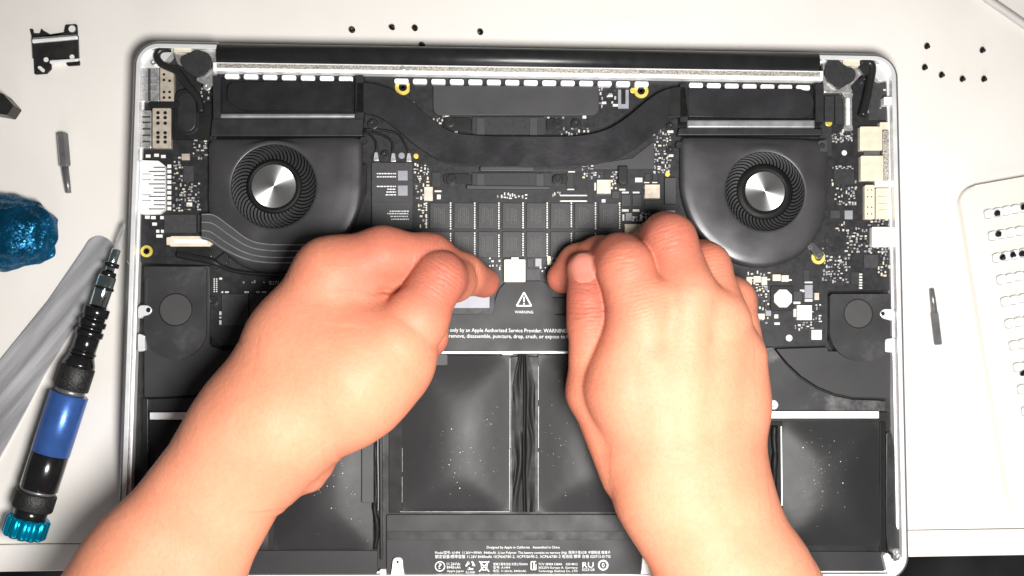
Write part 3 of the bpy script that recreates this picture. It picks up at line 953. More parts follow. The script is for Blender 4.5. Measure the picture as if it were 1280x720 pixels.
# ---- ports and shields along both sides
def dots_on(items, z, parent):
    o0 = None
    for x, y, r in items:
        c = P(x, y, z)
        if o0 is None:
            o0 = mkbm('vent_hole', prism_bm(disc_poly(c, r / S(z), 10), z - .1, z + .05, 0), 'deep_black', parent)
        else: copy_at(o0, parent, (c[0], c[1], z - .1))


p = slab('port', rc(176, 84, 199, 127), ZB - 1, ZB + 2.6, 'silver', LT, r=.4)
for y in (96, 104, 113): slab('port_rib', rc(178, y, 197, y + 2), ZB + 2.5, ZB + 2.85, 'label_silver', p, bev=0.05)
slab('port_rib', rc(185, 86, 188, 126), ZB + 2.5, ZB + 2.9, 'chip', p, bev=0.05)
p = slab('port_shield', [(200, 84), (213, 84), (217, 92), (217, 127), (200, 127)], ZB - 1, ZB + 2.8, 'beige_metal', LT, r=.5)
dots_on([(205, 93, 1.8), (205, 100, 1.8), (212, 101, 2), (205, 115, 1.8), (212, 115, 2), (205, 122, 1.8), (212, 122, 2)], ZB + 2.8, p)
p = slab('port', rc(176, 138, 189, 185), ZB - 1, ZB + 2.6, 'silver', LT, r=.4)
for y in (145, 152, 160, 168, 176): slab('port_rib', rc(178, y, 188, y + 2), ZB + 2.5, ZB + 2.85, 'chip', p, bev=0.05)
p = slab('port_shield', rc(190.5, 135, 213.5, 185), ZB - 1, ZB + 2.8, 'beige_metal', LT, r=.5)
dots_on([(x, y, 2.3) for x in (197.5, 206.5) for y in (141, 147, 154, 166, 171.5, 177.5)], ZB + 2.8, p)
slab('rubber_strip', rc(187, 126.5, 225, 135), ZB, ZB + 3.2, 'cable_black', LT, r=.4)
p = slab('card_port', [(175, 200), (198, 201), (206, 207), (206, 262), (199, 267.5), (175, 268)], ZB - 1, ZB + 2.6, 'aluminium_bright', LT, r=1.2)
for k in range(11):
    y = 208.5 + 5.2 * k
    slab('port_slot', rc(192 - (6 if k % 3 == 1 else 0), y, 206.3, y + 1.3), ZB + 2.5, ZB + 2.68, 'chip', p, bev=0)
for y in (217, 224, 243, 250): slab('port_slot', rc(177, y, 189, y + 1.1), ZB + 2.5, ZB + 2.66, 'label_silver', p, bev=0)
ov = slab('gasket_ring', rc(217, 111, 249, 169), ZB, ZB + 2.2, 'hinge_black', LT, r=5, bev=.6, bseg=3)
slab('gasket_pad', rc(221.5, 115.5, 244.5, 164.5), ZB + 2, ZB + 2.8, 'black_plastic', ov, r=4, bev=.4)
slab('cover_block', rc(213, 128, 266, 174), ZB, ZB + 1.6, 'deep_black', LT, r=.6)
p = slab('port_shield', rc(1075, 158, 1103, 188), ZB - 1, ZB + 2.8, 'cream', LT, r=.6)
p = slab('port_shield', rc(1076, 194.5, 1104, 226), ZB - 1, ZB + 2.8, 'cream', LT, r=.6)
slab('port_mesh', rc(1103.5, 163, 1111.5, 226), ZB - 1, ZB + 2.4, 'speckled_strip', LT, r=.2)
slab('port_tab', rc(1100, 152.5, 1111, 161.5), ZB - 1, ZB + 3, 'cream', LT, r=.3)
slab('port_bridge', rc(1080, 189, 1100, 193.5), ZB - 1, ZB + 1.8, 'steel_dark', LT, r=.3)
p = slab('port_shield', rc(1081, 231, 1093.5, 274), ZB - 1, ZB + 2.6, 'cream', LT, r=.8)
dots_on([(x, y, .9) for x in (1084.5, 1089.5) for y in (237.5, 246, 259, 267.5)], ZB + 2.6, p)
p = slab('port', rc(1095, 235, 1113.5, 273.5), ZB - 1, ZB + 2.4, 'cream', LT, r=.5)
for y in (245, 254, 262): slab('port_rib', rc(1097, y, 1109, y + .9), ZB + 2.3, ZB + 2.55, 'beige_metal', p, bev=0)
slab('port_bridge', rc(1094, 226, 1113, 234), ZB - 1, ZB + 1.6, 'aluminium_bright', LT, r=.3)
slab('audio_jack', rc(1090, 283.5, 1117, 308.5), ZB - 1, ZB + 3.0, 'white_block', LT, r=.5)
# display latch connector on the right
p = slab('display_connector', [(1053, 116), (1067, 116), (1065, 122), (1065, 155), (1067, 163), (1053, 163), (1056, 155), (1056, 122)], ZB, ZB + 2.4, 'silver', LT, r=.4)
slab('connector_wire', rc(1058.5, 122, 1062.5, 156), ZB + 2.3, ZB + 2.9, 'aluminium_bright', p, r=.4, bev=.3)
slab('module_block', rc(1031, 120, 1043, 152), ZB, ZB + 2.0, 'chip_dark', LT, r=.5)
disc('gold_contact', 1036, 153.5, 4.5, ZB, ZB + .8, 'gold', LT)
slab('board_cover', rc(1086, 104, 1111, 150), ZB, ZB + .6, 'chip', B, r=.6)

# hinges in the corners
hb = slab('hinge_bracket', [(215, 60), (270, 60), (271, 106), (262, 108), (244, 100), (250, 92), (222, 80)], 11, 13.6, 'silver', LT, r=1.0)
slab('hinge_cover', [(222, 72), (245, 62), (262, 66), (265, 82), (258, 93), (244, 97), (230, 86)], 13.4, 15.6, 'chip_dark', hb, r=3.5, bev=.6, bseg=3)
slab('spring_tube', rc(217, 59.5, 239, 65), 13.4, 15.6, 'cream', hb, r=.3)
screw(258.5, 108, 5, 14.2, hb, 'silver'); screw(192, 78, 4, 15.0, LT, 'silver')
hb = slab('hinge_bracket', [(1028, 72), (1085, 74), (1078, 92), (1062, 108), (1068, 116), (1030, 116)], 11, 13.6, 'silver', LT, r=1.0)
slab('hinge_cover', [(1033, 78), (1037, 73), (1052, 76), (1055, 84), (1066, 84), (1071, 92), (1067, 101), (1048, 112), (1036, 103), (1031, 92)], 13.4, 15.6, 'chip_dark', hb, r=2.5, bev=.6, bseg=3)
slab('spring_tube', rc(1054, 75, 1075, 82), 13.4, 15.6, 'cream', hb, r=.3)
for pts, r in (([(214, 61), (202, 62), (196, 70), (202, 80), (222, 90), (236, 108), (248, 124), (252, 140)], 1.7), ([(1075, 78), (1086, 78), (1090, 86), (1087, 105), (1083, 125), (1078, 145)], 2.0)):
    V, F = tube(spline([P(x, y, 14.5) for x, y in pts], 6), r, 10)
    mk('antenna_cable', V, F, 'cable_black', LT, smooth=True)
slab('cable_clamp', [(1073, 84), (1080, 78), (1092, 80), (1090, 90), (1080, 95)], 12.5, 15.5, 'black_plastic', LT, r=.8)
slab('corner_plate', [(176, 62), (215, 58), (215, 66), (200, 84), (174, 84)], 8, 13.8, 'aluminium', LT, r=2)
slab('corner_plate', [(1085, 78), (1112, 82), (1112, 100), (1100, 102), (1088, 92)], 8, 13.8, 'aluminium', LT, r=2)

# ---- speakers
def speaker(px, dc, rp, r):
    s = slab('speaker', px, ZF + .5, 14.2, 'dusty_black', LT, r=r, bev=.6, seg=10, bseg=3)
    c = P(dc[0], dc[1], 14.2); q = rp / S(14.2)
    ring('speaker_groove', dc[0], dc[1], rp - 1.2, rp + .4, 14.0, 14.27, 'deep_black', s)
    disc('speaker_disc', dc[0], dc[1], rp - 1.2, 14.1, 14.35, 'disc_grey', s)
    return s


bxl = slab('speaker_box', [(180, 332), (262, 332), (262, 432), (278, 438), (560, 442), (560, 470), (300, 470), (262, 487), (240, 494), (180, 497)], ZF, 12.4, 'box_black', LT, r=[1, 1, 1, 1, 1, 1, 8, 4, 3, 1], bev=.4)
slab('speaker_box', [(180, 499), (245, 497), (262, 490), (330, 470), (330, 514), (180, 514)], ZF, 11.6, 'dusty_black', LT, r=.6, bev=.3)
speaker([(180, 333.5), (258, 333.5), (258, 449), (180, 449)], (219.5, 387), 20.5, [.5, 2, 14, 14])
slab('speaker_box', [(970, 436)] + [(985, 454), (1002, 470), (1022, 483), (1042, 491), (1065, 496), (1113, 498)] + [(1113, 440), (1034, 440), (1034, 434)], ZF, 12.4, 'box_black', LT, r=.3, bev=.4)
slab('side_cover', [(958, 434), (966, 434.5), (981, 455), (999, 473), (1020, 486), (1042, 495), (1064, 499.5), (1108, 501), (1108, 514), (958, 514)], ZF, 11.8, 'smeared_black', LT, r=.4, bev=.7)
screw(967, 506, 6.5, 13.2, LT, 'silver', zb=11)
speaker([(1037.5, 367.5), (1113, 367.5), (1113, 451), (1037.5, 451)], (1073, 392), 18.8, [1.5, .5, 9, 14])
slab('speaker_lip', rc(181, 347, 184, 379), 14, 14.9, 'box_black', LT, r=.2)

# ---- batteries
def cell(x0, y0, x1, y1, H, ramp, m='battery', z0=11.5, nx=56, wr=.015, seed=1, name='battery_cell'):
    r_ = np.random.default_rng(seed)
    ph = r_.uniform(0, 6.3, 8)
    V, F = [], []
    a, b = P2(x0, y0, z0), P2(x1, y1, z0)
    Wd, Hd = b[0] - a[0], a[1] - b[1]
    for j in range(nx + 1):
        for i in range(nx + 1):
            u, v = i / nx, j / nx
            X, Y = u * Wd, v * Hd
            d = [X / ramp[0], (Wd - X) / ramp[1], Y / ramp[2], (Hd - Y) / ramp[3]]
            k_ = 9.0
            t = -math.log(sum(math.exp(-k_ * min(q, 3)) for q in d)) / k_
            t = max(0, min(1, t))
            h = .75 * math.sin(t * math.pi / 2) + .25 * t * t * (3 - 2 * t)
            edge = 4 * t * (1 - t)
            wv = wr * edge * (math.sin(X * .9 + ph[0] + 2 * math.sin(Y * .3 + ph[1])) * math.sin(Y * .55 + ph[2]) + .5 * math.sin(Y * 1.5 + X * .4 + ph[3]))
            bul = .35 * math.sin(math.pi * u) * math.sin(math.pi * v)
            V.append((a[0] + X, a[1] - Y, z0 + H * h + wv + bul))
    n1 = nx + 1
    for j in range(nx):
        for i in range(nx):
            F.append((j * n1 + i, (j + 1) * n1 + i, (j + 1) * n1 + i + 1, j * n1 + i + 1))
    return mk(name, V, F, m, LT, smooth=True)


slab('battery_frame', [(180, 515), (480, 470), (480, 446), (840, 446), (960, 515), (1112, 515), (1112, 712), (180, 716)], ZF, 11.0, 'deep_black', LT, r=1, bev=.2)
cell(187, 526, 335, 690, 2.6, (20, 18, 18, 18), seed=1)
cB = cell(346, 520, 467, 688, 3.2, (23, 20, 22, 20), seed=2)
cC = cell(503, 444, 637, 640, 3.6, (26, 23, 24, 19), seed=3)
cD = cell(673, 444, 830, 640, 3.5, (24, 26, 24, 19), seed=4)
cell(842, 524, 952, 688, 3.0, (18, 18, 18, 18), seed=5)
cF = cell(977, 527, 1101, 682, 3.2, (22, 20, 21, 21), seed=6)
for q in ((486, 446, 503.5, 641), (959, 527, 978, 690), (1100, 527, 1107.5, 690), (466, 522, 472, 690)):
    slab('cell_flange', rc(*q), 10.8, 11.75, 'foil_black', LT, r=.4, bev=.2)
frng = np.random.default_rng(21)
fv, ff = [], []
for j in range(81):
    v_ = j / 80
    for i in range(25):
        u_ = i / 24
        pin = .45 + .55 * min(1, v_ * 5)
        xx = 655 + (641 + 28 * u_ - 655) * pin
        q = P(xx, 444 + 196 * v_, 12)
        w_ = u_ * 8.5 + .9 * math.sin(v_ * 6.0 + 1) + .5 * math.sin(v_ * 15 + u_ * 3)
        zz = 12.0 + .75 * abs(math.sin(w_)) ** .8 * (.6 + .4 * math.sin(v_ * 9 + u_ * 5)) + .8 * math.exp(-v_ * 14) - 1.1 * math.exp(-((u_ - .52 - .03 * math.sin(v_ * 7)) / .05) ** 2)
        fv.append((q[0], q[1], zz))
for j in range(80):
    for i in range(24):
        ff.append((j * 25 + i, (j + 1) * 25 + i, (j + 1) * 25 + i + 1, j * 25 + i + 1))
mk('foil_seam', fv, ff, 'foil_black', LT, smooth=True)
for x in (469.5, 968):
    y0_, y1_ = (446, 640) if 500 < x < 900 else (532, 686)
    ps = [(x + frng.normal(0, .9), y0_ + (y1_ - y0_) * k / 9, 12.0 + frng.uniform(-.3, .9)) for k in range(10)]
    if 500 < x < 900: ps[0] = (655 + (x - 655) * .45, y0_ - 2, 13.2)
    V, F = tube(spline([P(*q) for q in ps], 4), list(np.convolve(frng.uniform(.3, 2.2, 41), np.ones(5) / 5, 'valid')), 8)
    mk('foil_fold', V, F, 'foil_black', LT, smooth=True)
slab('cell_strip', rc(452, 545, 467, 628.5), 11.5, 14.6, 'plate_grey', LT, r=.4, bev=.3)
for rcx in ((187, 515.5, 240, 524.5), (962, 514, 1099, 523)):
    slab('metal_strip', rc(*rcx), 11, 14.6, 'aluminium_bright', LT, r=.3, bev=.4)
# dark gutter between cells
for x in (472.5,):
    V, F = tube(spline([P(x + q, y, 12.6) for q, y in ((0, 446), (.6, 500), (-.4, 560), (.3, 610), (0, 642))], 5), 1.2, 8)
    mk('cell_wrap', V, F, 'hinge_black', LT, smooth=True)
slab('cell_divider', [(474, 470), (477.5, 470), (478.5, 700), (475.5, 700)], 11, 14.3, 'hinge_black', LT, r=.2, bev=.3)
for a in ((637, 448, 637.8, 560), (636.6, 561, 637.4, 638), (672.6, 458, 673.3, 500), (672.8, 508, 673.5, 560), (672.4, 565, 673.1, 638), (502.6, 560, 503.2, 590), (502.4, 596, 503.1, 628)):
    slab('film_edge', rc(*a), 11.0, 11.95, 'film', LT, bev=0)
slab('film_edge', [(976, 533), (977.2, 533), (978.2, 632), (976.8, 632)], 11, 12.2, 'aluminium_bright', LT, bev=0)
slab('film_edge', rc(500, 639.2, 637, 640.1), 11, 12.7, 'film', LT, bev=0)
# lower plates with the print
bp_ = slab('battery_plate', [(483, 643), (832, 643), (832, 718.5), (483, 718.5)], 11, 12.6, 'battery_plate', LT, r=1.0, bev=.3)
slab('plate_fold', rc(484, 664, 831, 675), 12.5, 12.75, 'deep_black', bp_, r=.5, bev=.1)
slab('battery_plate', [(184, 688), (472, 688), (472, 717), (184, 717)], 11, 12.4, 'battery_plate', LT, r=1, bev=.3)
slab('battery_plate', [(836, 688), (1102, 690), (1108, 706), (1106, 714), (836, 714)], 11, 12.4, 'battery_plate', LT, r=1, bev=.3)
zt = 12.66
text('Designed by Apple in California   Assembled in China', 608.5, 685.6, 91, zt, bp_)
text('Model/型号: A1494  11.26V⎓/95Wh  8440mAh  Li-ion Polymer. This battery contains no mercury (Hg). 限用于笔记本 中国制造 锂离子', 544, 692.4, 219, zt, bp_, maxh=4.6)
text('额定容量/標準容量 11.26V 8440mAh 1ICP6/67/81-2, 1ICP7/50/95-2, 1ICP6/67/81-2 电池组 標準 合格 020713-01TG', 544, 697.6, 219, zt, bp_, maxh=4.6)
for i, s_ in enumerate(('11.26Vdc', '8440mAh', 'Apple Japan')): text(s_, 558.5, 706.6 + 4.2 * i, 17 if i < 2 else 21, zt, bp_, maxh=3.4)
for i, s_ in enumerate(('锂离子蓄电池组 有限公司00000', '型号: A1494', '电压: 11.26Vdc, 8440mAh')): text(s_, 616.5, 706.6 + 4.2 * i, (43, 21, 41)[i], zt, bp_, maxh=3.4)
for i, s_ in enumerate(('TÜV 38984 5384A    020-8812', '30225N Europe A. Germany', 'Technology (Suzhou) Co., LTD')): text(s_, 673, 706.6 + 4.2 * i, 49, zt, bp_, maxh=3.4)
text('Li-ion', 582.5, 716.4, 11, zt, bp_, maxh=3)
text('RU', 728, 709.5, 14, zt, bp_, maxh=6.5); text('E223128', 728, 713.6, 15, zt, bp_, maxh=3)
ring('printed_circle', 550, 708, 5.0, 6.4, zt - .1, zt + .01, 'white_print', bp_); text('?', 547.9, 711, 4.2, zt, bp_, maxh=6.6)
ring('printed_circle', 754, 706.5, 4.4, 6.6, zt - .1, zt + .01, 'white_print', bp_); text('0', 752.3, 709.2, 3.4, zt, bp_, maxh=5.4)
def stroke(a, b, w, z, parent, name='printed_stroke'):
    p, q = P2(*a, z), P2(*b, z)
    d = q - p; L_ = np.linalg.norm(d); d /= L_; nn_ = np.array([-d[1], d[0]]) * w / S(z) / 2
    return mk(name, [(*(p + nn_), z), (*(p - nn_), z), (*(q - nn_), z), (*(q + nn_), z)], [(0, 1, 2, 3)], 'white_print', parent)
for k in range(3):                                     # recycling arrows
    a = math.radians(90 + 120 * k); a2 = math.radians(90 + 120 * (k + 1)); c = (588, 707)
    p1 = (c[0] + 5.6 * math.cos(a + .35), c[1] - 5.6 * math.sin(a + .35)); p2 = (c[0] + 5.6 * math.cos(a2 - .35), c[1] - 5.6 * math.sin(a2 - .35))
    stroke(p1, p2, 2.0, zt, bp_)
    stroke(p1, (c[0] + 2.5 * math.cos(a + .9), c[1] - 2.5 * math.sin(a + .9)), 1.4, zt, bp_)
for a, b, w in (((599, 701.5), (611.5, 714.5), 1.3), ((611.5, 701.5), (599, 714.5), 1.3), ((601, 703), (602.5, 712.5), 1), ((609.5, 703), (608, 712.5), 1), ((600, 702.6), (610.5, 702.6), 1.2), ((602.5, 712.5), (608, 712.5), 1)):
    stroke(a, b, w, zt + .005 * w, bp_)
for a, b, w in (((664, 702), (664, 712), 1.4), ((664, 702), (670, 702), 1.2), ((664, 712), (670, 712), 1.2), ((667.5, 702), (667.5, 712), 1.2), ((670, 705), (670, 712), 1)):
    stroke(a, b, w, zt + .005 * w, bp_)

# battery connector board with the warning
cb = slab('battery_board', [(430, 440), (430, 394), (617, 393.5), (619.5, 374), (624, 362), (632, 353), (640, 351.5), (676, 351.5), (684, 355), (690, 366), (692, 392), (696, 394), (845, 394), (845, 438)],
          ZB - .2, 13.0, 'battery_plate', LT, r=1.2, bev=.35)
slab('board_seam', [(430, 439.4), (845, 437.8), (845, 441.2), (430, 442.8)], ZB - .2, 13.25, 'lip_grey', cb, bev=.2)
slab('seam_clip', [(626, 440), (642, 440), (640, 443.5), (628, 443.5)], 12, 13.9, 'aluminium_bright', cb, r=.3)
slab('seam_clip', [(664, 441.5), (682, 439.5), (707, 439.5), (707, 442)], 12, 13.9, 'aluminium_bright', cb, r=.3)
z = 13.06
text('Service only by an Apple Authorized Service Provider. WARNING: Risk of fire', 543, 414.6, 196, z, cb, maxh=6.2)
text('Do not remove, disassemble, puncture, drop, crush, or expose to fire or burn', 541, 421.9, 196, z, cb, maxh=6.2)
text('WARNING', 643.5, 391.6, 23, z, cb)
for a, b in (((655, 365.5), (645.8, 382.3)), ((645.8, 382.3), (664.2, 382.3)), ((664.2, 382.3), (655, 365.5))):
    stroke(a, b, 1.9, z + rng.uniform(0, .02), cb)
stroke((655, 371), (655, 377.6), 1.7, z, cb); stroke((655, 379), (655, 380.6), 1.8, z, cb)
cq = slab('battery_connector', rc(630, 324, 657, 352.5), ZB, 14.0, 'cream', cb, r=.6, bev=.3)
slab('connector_tab', rc(639, 321.5, 648.5, 325), ZB, 13.2, 'cream', cq, r=.2)
# shielded socket left of the warning
so = slab('socket_frame', rc(500, 364, 618.5, 393), ZB, 12.6, 'chip_dark', LT, r=.4)
slab('socket_label', rc(505, 367.5, 612, 385), 12.5, 13.05, 'label_silver', so, r=.3, bev=.1)
slab('socket_block', rc(690, 372, 730, 393), ZB, 12.2, 'deep_black', LT, r=.3)

# posts, tabs, rim ears
def ear(px, hole, r, name='screw_tab', zt=15.0):
    e = slab(name, px, 11, zt, 'aluminium', LT, r=1.8, bev=.3)
    disc('tab_hole', hole[0], hole[1], r, zt - .2, zt + .06, 'deep_black', e, bev=0, n=14)
    return e
ear([(491, 697), (503, 697), (504, 712), (507, 724), (487, 724), (490, 712)], (497, 702.5), 1.8)
ear([(803, 695), (815, 695), (816, 712), (820, 724), (799, 724), (802, 712)], (807.5, 699), 2)
slab('screw_tab', rc(474.5, 712, 482.5, 724), 11, 14.5, 'aluminium_bright', LT, r=.5)
ear([(172, 381), (186, 382), (191, 387.5), (186, 393.5), (180, 395), (172, 400)], (185.5, 387.5), 3)
ear([(1119, 386), (1104, 386.5), (1099, 392), (1104, 398), (1119, 402)], (1103.5, 392), 2.6)
slab('rim_block', [(172, 416), (181, 420), (181, 438), (172, 440)], 9, 15, 'aluminium', LT, r=.8)
slab('rim_block', [(1119, 422), (1107, 424), (1107, 440), (1119, 441)], 9, 15, 'aluminium', LT, r=.8)
slab('rim_block', rc(1105, 121, 1118, 131), 9, 15, 'white_block', LT, r=.4)
cs = slab('corner_block', [(1104, 696), (1107, 691), (1112, 692), (1115, 700), (1122, 703), (1130, 690), (1135, 700), (1128, 716), (1112, 722), (1108, 712)], 9, 15.2, 'aluminium', LT, r=1.6, bev=.4)
screw(1120.5, 690, 4.5, 15.3, LT, 'silver', zb=12)
slab('rim_lining', [(1108, 540), (1114, 540), (1118, 560), (1119, 655), (1126, 668), (1126, 692), (1118, 695), (1110, 688), (1108, 670)], ZF, 13.2, 'black_plastic', LT, r=1, bev=.3)
slab('rim_lining', [(178, 498), (185, 498), (185, 710), (178, 712)], ZF, 13.0, 'black_plastic', LT, r=.5, bev=.3)

# dust specks on the pouches
V, F = [], []
def specks(ob, cx, cy, sx, sy, nn):
    from mathutils.bvhtree import BVHTree
    me_ = ob.data
    bv = BVHTree.FromPolygons([tuple(v.co) for v in me_.vertices], [tuple(p.vertices) for p in me_.polygons])
    oo = ORG[ob.name]
    hubs = [(rng.normal(cx, sx), rng.normal(cy, sy)) for _ in range(7)]
    for _ in range(nn):
        hx_, hy_ = hubs[rng.integers(7)]
        sp = 5 if rng.random() < .35 else 20
        c = P(rng.normal(hx_, sp), rng.normal(hy_, sp), 15)
        hit = bv.ray_cast(Vector(((c[0] - oo[0]) * MM, (c[1] - oo[1]) * MM, 1)), Vector((0, 0, -1)))
        if hit[0] is None: continue
        z_ = hit[0].z / MM + oo[2] + .02
        r = min(.32, .05 + rng.exponential(.055))
        b = len(V)
        for k in range(5):
            V.append((c[0] + r * math.cos(k * 1.256), c[1] + r * math.sin(k * 1.256), z_))
        V.append((c[0], c[1], z_ + r * .9))
        for k in range(5): F.append((b + k, b + (k + 1) % 5, b + 5))
specks(cC, 585, 560, 22, 40, 80); specks(cB, 425, 630, 18, 30, 55); specks(cF, 1040, 595, 20, 30, 80); specks(cD, 700, 560, 16, 40, 40)
mk('dust_specks', V, F, 'dust_white', LT, kind='stuff')

# ------------------------------------------------------------------ hands
def surface_nets(f, org, h):
    nx, ny, nz = f.shape
    ins = f < 0
    cnt = np.zeros((nx - 1, ny - 1, nz - 1), np.float32)
    acc = np.zeros((nx - 1, ny - 1, nz - 1, 3), np.float32)
    for ax in range(3):
        for a in (0, 1):
            for b in (0, 1):
                o0 = [0, 0, 0]
                oth = [i for i in range(3) if i != ax]
                o0[oth[0]], o0[oth[1]] = a, b
                o1 = list(o0); o1[ax] = 1
                s0_ = tuple(slice(o0[i], o0[i] + f.shape[i] - 1) for i in range(3))
                s1_ = tuple(slice(o1[i], o1[i] + f.shape[i] - 1) for i in range(3))
                m_ = ins[s0_] != ins[s1_]
                f0, f1_ = f[s0_][m_], f[s1_][m_]
                t = f0 / (f0 - f1_)
                cnt[m_] += 1
                v = np.zeros((len(t), 3), np.float32)
                for i in range(3): v[:, i] = o0[i]
                v[:, ax] += t
                acc[m_] += v
    act = cnt > 0
    idx = -np.ones(act.shape, np.int64)
    idx[act] = np.arange(act.sum())
    ijk = np.argwhere(act)
    V_ = (ijk + acc[act] / cnt[act][:, None]) * h + org
    F_ = []
    for ax in range(3):
        o1, o2 = (ax + 1) % 3, (ax + 2) % 3
        sl0 = [slice(None)] * 3; sl1 = [slice(None)] * 3
        sl0[ax] = slice(0, -1); sl1[ax] = slice(1, None)
        ch = ins[tuple(sl0)] != ins[tuple(sl1)]
        e = np.argwhere(ch)
        ok = (e[:, o1] > 0) & (e[:, o2] > 0) & (e[:, o1] < f.shape[o1] - 1) & (e[:, o2] < f.shape[o2] - 1)
        e = e[ok]
        fl_ = ins[tuple(sl0)][tuple(e.T)]
        q = []
        for d1, d2 in ((-1, -1), (0, -1), (0, 0), (-1, 0)):
            c = e.copy(); c[:, o1] += d1; c[:, o2] += d2
            q.append(idx[tuple(c.T)])
        q = np.stack(q, 1)
        q[~fl_] = q[~fl_][:, ::-1]
        F_.append(q)
    return V_, np.concatenate(F_)


def smin(a, b, k):
    h = np.maximum(k - np.abs(a - b), 0) / k
    return np.minimum(a, b) - h * h * k * 0.25


def build_hand(name, groups, order, creases, flush_shade, label, h=0.75, nails=(), folds=()):
    allp = [p for g in groups.values() for s in g[1] for p in (s[0], s[2])]
    allr = max(max(s[1], s[3]) for g in groups.values() for s in g[1])
    A = np.array(allp)
    lo = A.min(0) - allr - 4; hi = A.max(0) + allr + 4
    ylo = -205.0
    lo[1] = max(lo[1], ylo)
    dims = np.ceil((hi - lo) / h).astype(int) + 1
    ax = [lo[i] + h * np.arange(dims[i]) for i in range(3)]
    fields = {}
    for gname, (k, segs) in groups.items():
        f = np.full(dims, 40.0, np.float32)
        for a, ra, b, rb in segs:
            a, b = np.array(a, float), np.array(b, float)
            mg = max(ra, rb) + 12
            i0 = np.maximum(((np.minimum(a, b) - mg - lo) / h).astype(int), 0)
            i1 = np.minimum(((np.maximum(a, b) + mg - lo) / h).astype(int) + 1, dims)
            if (i1 <= i0).any(): continue
            sl_ = tuple(slice(i0[i], i1[i]) for i in range(3))
            X = (ax[0][sl_[0]] - a[0])[:, None, None].astype(np.float32)
            Y = (ax[1][sl_[1]] - a[1])[None, :, None].astype(np.float32)
            Z = (ax[2][sl_[2]] - a[2])[None, None, :].astype(np.float32)
            d = b - a; l2 = float(d @ d) + 1e-9
            t = np.clip((X * d[0] + Y * d[1] + Z * d[2]) / l2, 0, 1)
            dist = np.sqrt((X - t * d[0]) ** 2 + (Y - t * d[1]) ** 2 + (Z - t * d[2]) ** 2) - (ra + (rb - ra) * t)
            f[sl_] = smin(f[sl_], dist.astype(np.float32), k)
        fields[gname] = f
    tot = None
    for gname, k in order:
        tot = fields[gname] if tot is None else smin(tot, fields[gname], k)
    for c, d, offs, amp, sig, ext in creases:
        c = np.array(c, float); d = np.array(d, float); d /= np.linalg.norm(d)
        i0 = np.maximum(((c - ext - lo) / h).astype(int), 0)
        i1 = np.minimum(((c + ext - lo) / h).astype(int) + 1, dims)
        sl_ = tuple(slice(i0[i], i1[i]) for i in range(3))
        X = (ax[0][sl_[0]] - c[0])[:, None, None]; Y = (ax[1][sl_[1]] - c[1])[None, :, None]; Z = (ax[2][sl_[2]] - c[2])[None, None, :]
        s = X * d[0] + Y * d[1] + Z * d[2]
        rad2 = X * X + Y * Y + Z * Z - s * s
        side = X * -d[1] + Y * d[0]
        w = np.exp(-(X * X + Y * Y + Z * Z) / (ext * .55) ** 2)
        g = 0
        for q, o_ in enumerate(offs):
            g = g + np.exp(-((s - o_ - .05 * (o_ or 0.3) * 0 - 0.5 * np.sin(side * .7 + q * 2.1) - 0.012 * side * side * np.sign(o_ + .01)) / sig) ** 2)
        tot[sl_] += (amp * g * w).astype(np.float32)
    V_, F_ = surface_nets(tot, lo, h)
    # relax slightly
    E_ = np.concatenate([F_[:, [0, 1]], F_[:, [1, 2]], F_[:, [2, 3]], F_[:, [3, 0]]])
    for it in range(1):
        acc = np.zeros_like(V_); cn_ = np.zeros(len(V_))
        np.add.at(acc, E_[:, 0], V_[E_[:, 1]]); np.add.at(cn_, E_[:, 0], 1)
        np.add.at(acc, E_[:, 1], V_[E_[:, 0]]); np.add.at(cn_, E_[:, 1], 1)
        V_ = V_ * .5 + .5 * acc / np.maximum(cn_, 1)[:, None]
    fl_ = np.zeros(len(V_))
    for c, r, a in flush_shade:
        fl_ = np.maximum(fl_, a * np.exp(-(((V_ - np.array(c)) ** 2).sum(1)) / (r * r)))
    org = np.array([A[:, 0].mean(), A[:, 1].mean(), V_[:, 2].min()])
    me = bpy.data.meshes.new(name)
    me.vertices.add(len(V_)); me.vertices.foreach_set('co', ((V_ - org) * MM).astype(np.float32).ravel())
    me.loops.add(len(F_) * 4); me.loops.foreach_set('vertex_index', F_.astype(np.int32).ravel())
    me.polygons.add(len(F_))
    me.polygons.foreach_set('loop_start', np.arange(0, len(F_) * 4, 4, dtype=np.int32))
    me.polygons.foreach_set('loop_total', np.full(len(F_), 4, np.int32))
    me.polygons.foreach_set('use_smooth', np.ones(len(F_), bool))
    me.update(calc_edges=True)
    wm_ = np.zeros(len(V_)); ws_ = np.zeros(len(V_))
    for c, d, ext, a in folds:
        d = np.array(d, float) / np.linalg.norm(d)
        q = V_ - np.array(c)
        m_ = a * np.exp(-((q ** 2).sum(1) / (ext * ext)) ** 1.5)
        up_ = m_ > wm_
        wm_[up_] = m_[up_]; ws_[up_] = (q @ d)[up_]
    for nm2, arr in (('fold_position', ws_), ('fold_weight', wm_)):
        a2 = me.attributes.new(nm2, 'FLOAT', 'POINT'); a2.data.foreach_set('value', arr.astype(np.float32))
    at_ = me.attributes.new('flush_shade', 'FLOAT', 'POINT')
    at_.data.foreach_set('value', fl_.astype(np.float32))
    me.materials.append(MATS['skin'])
    o = bpy.data.objects.new(name, me)
    link(o, None, org)
    tag(o, label, 'hand')

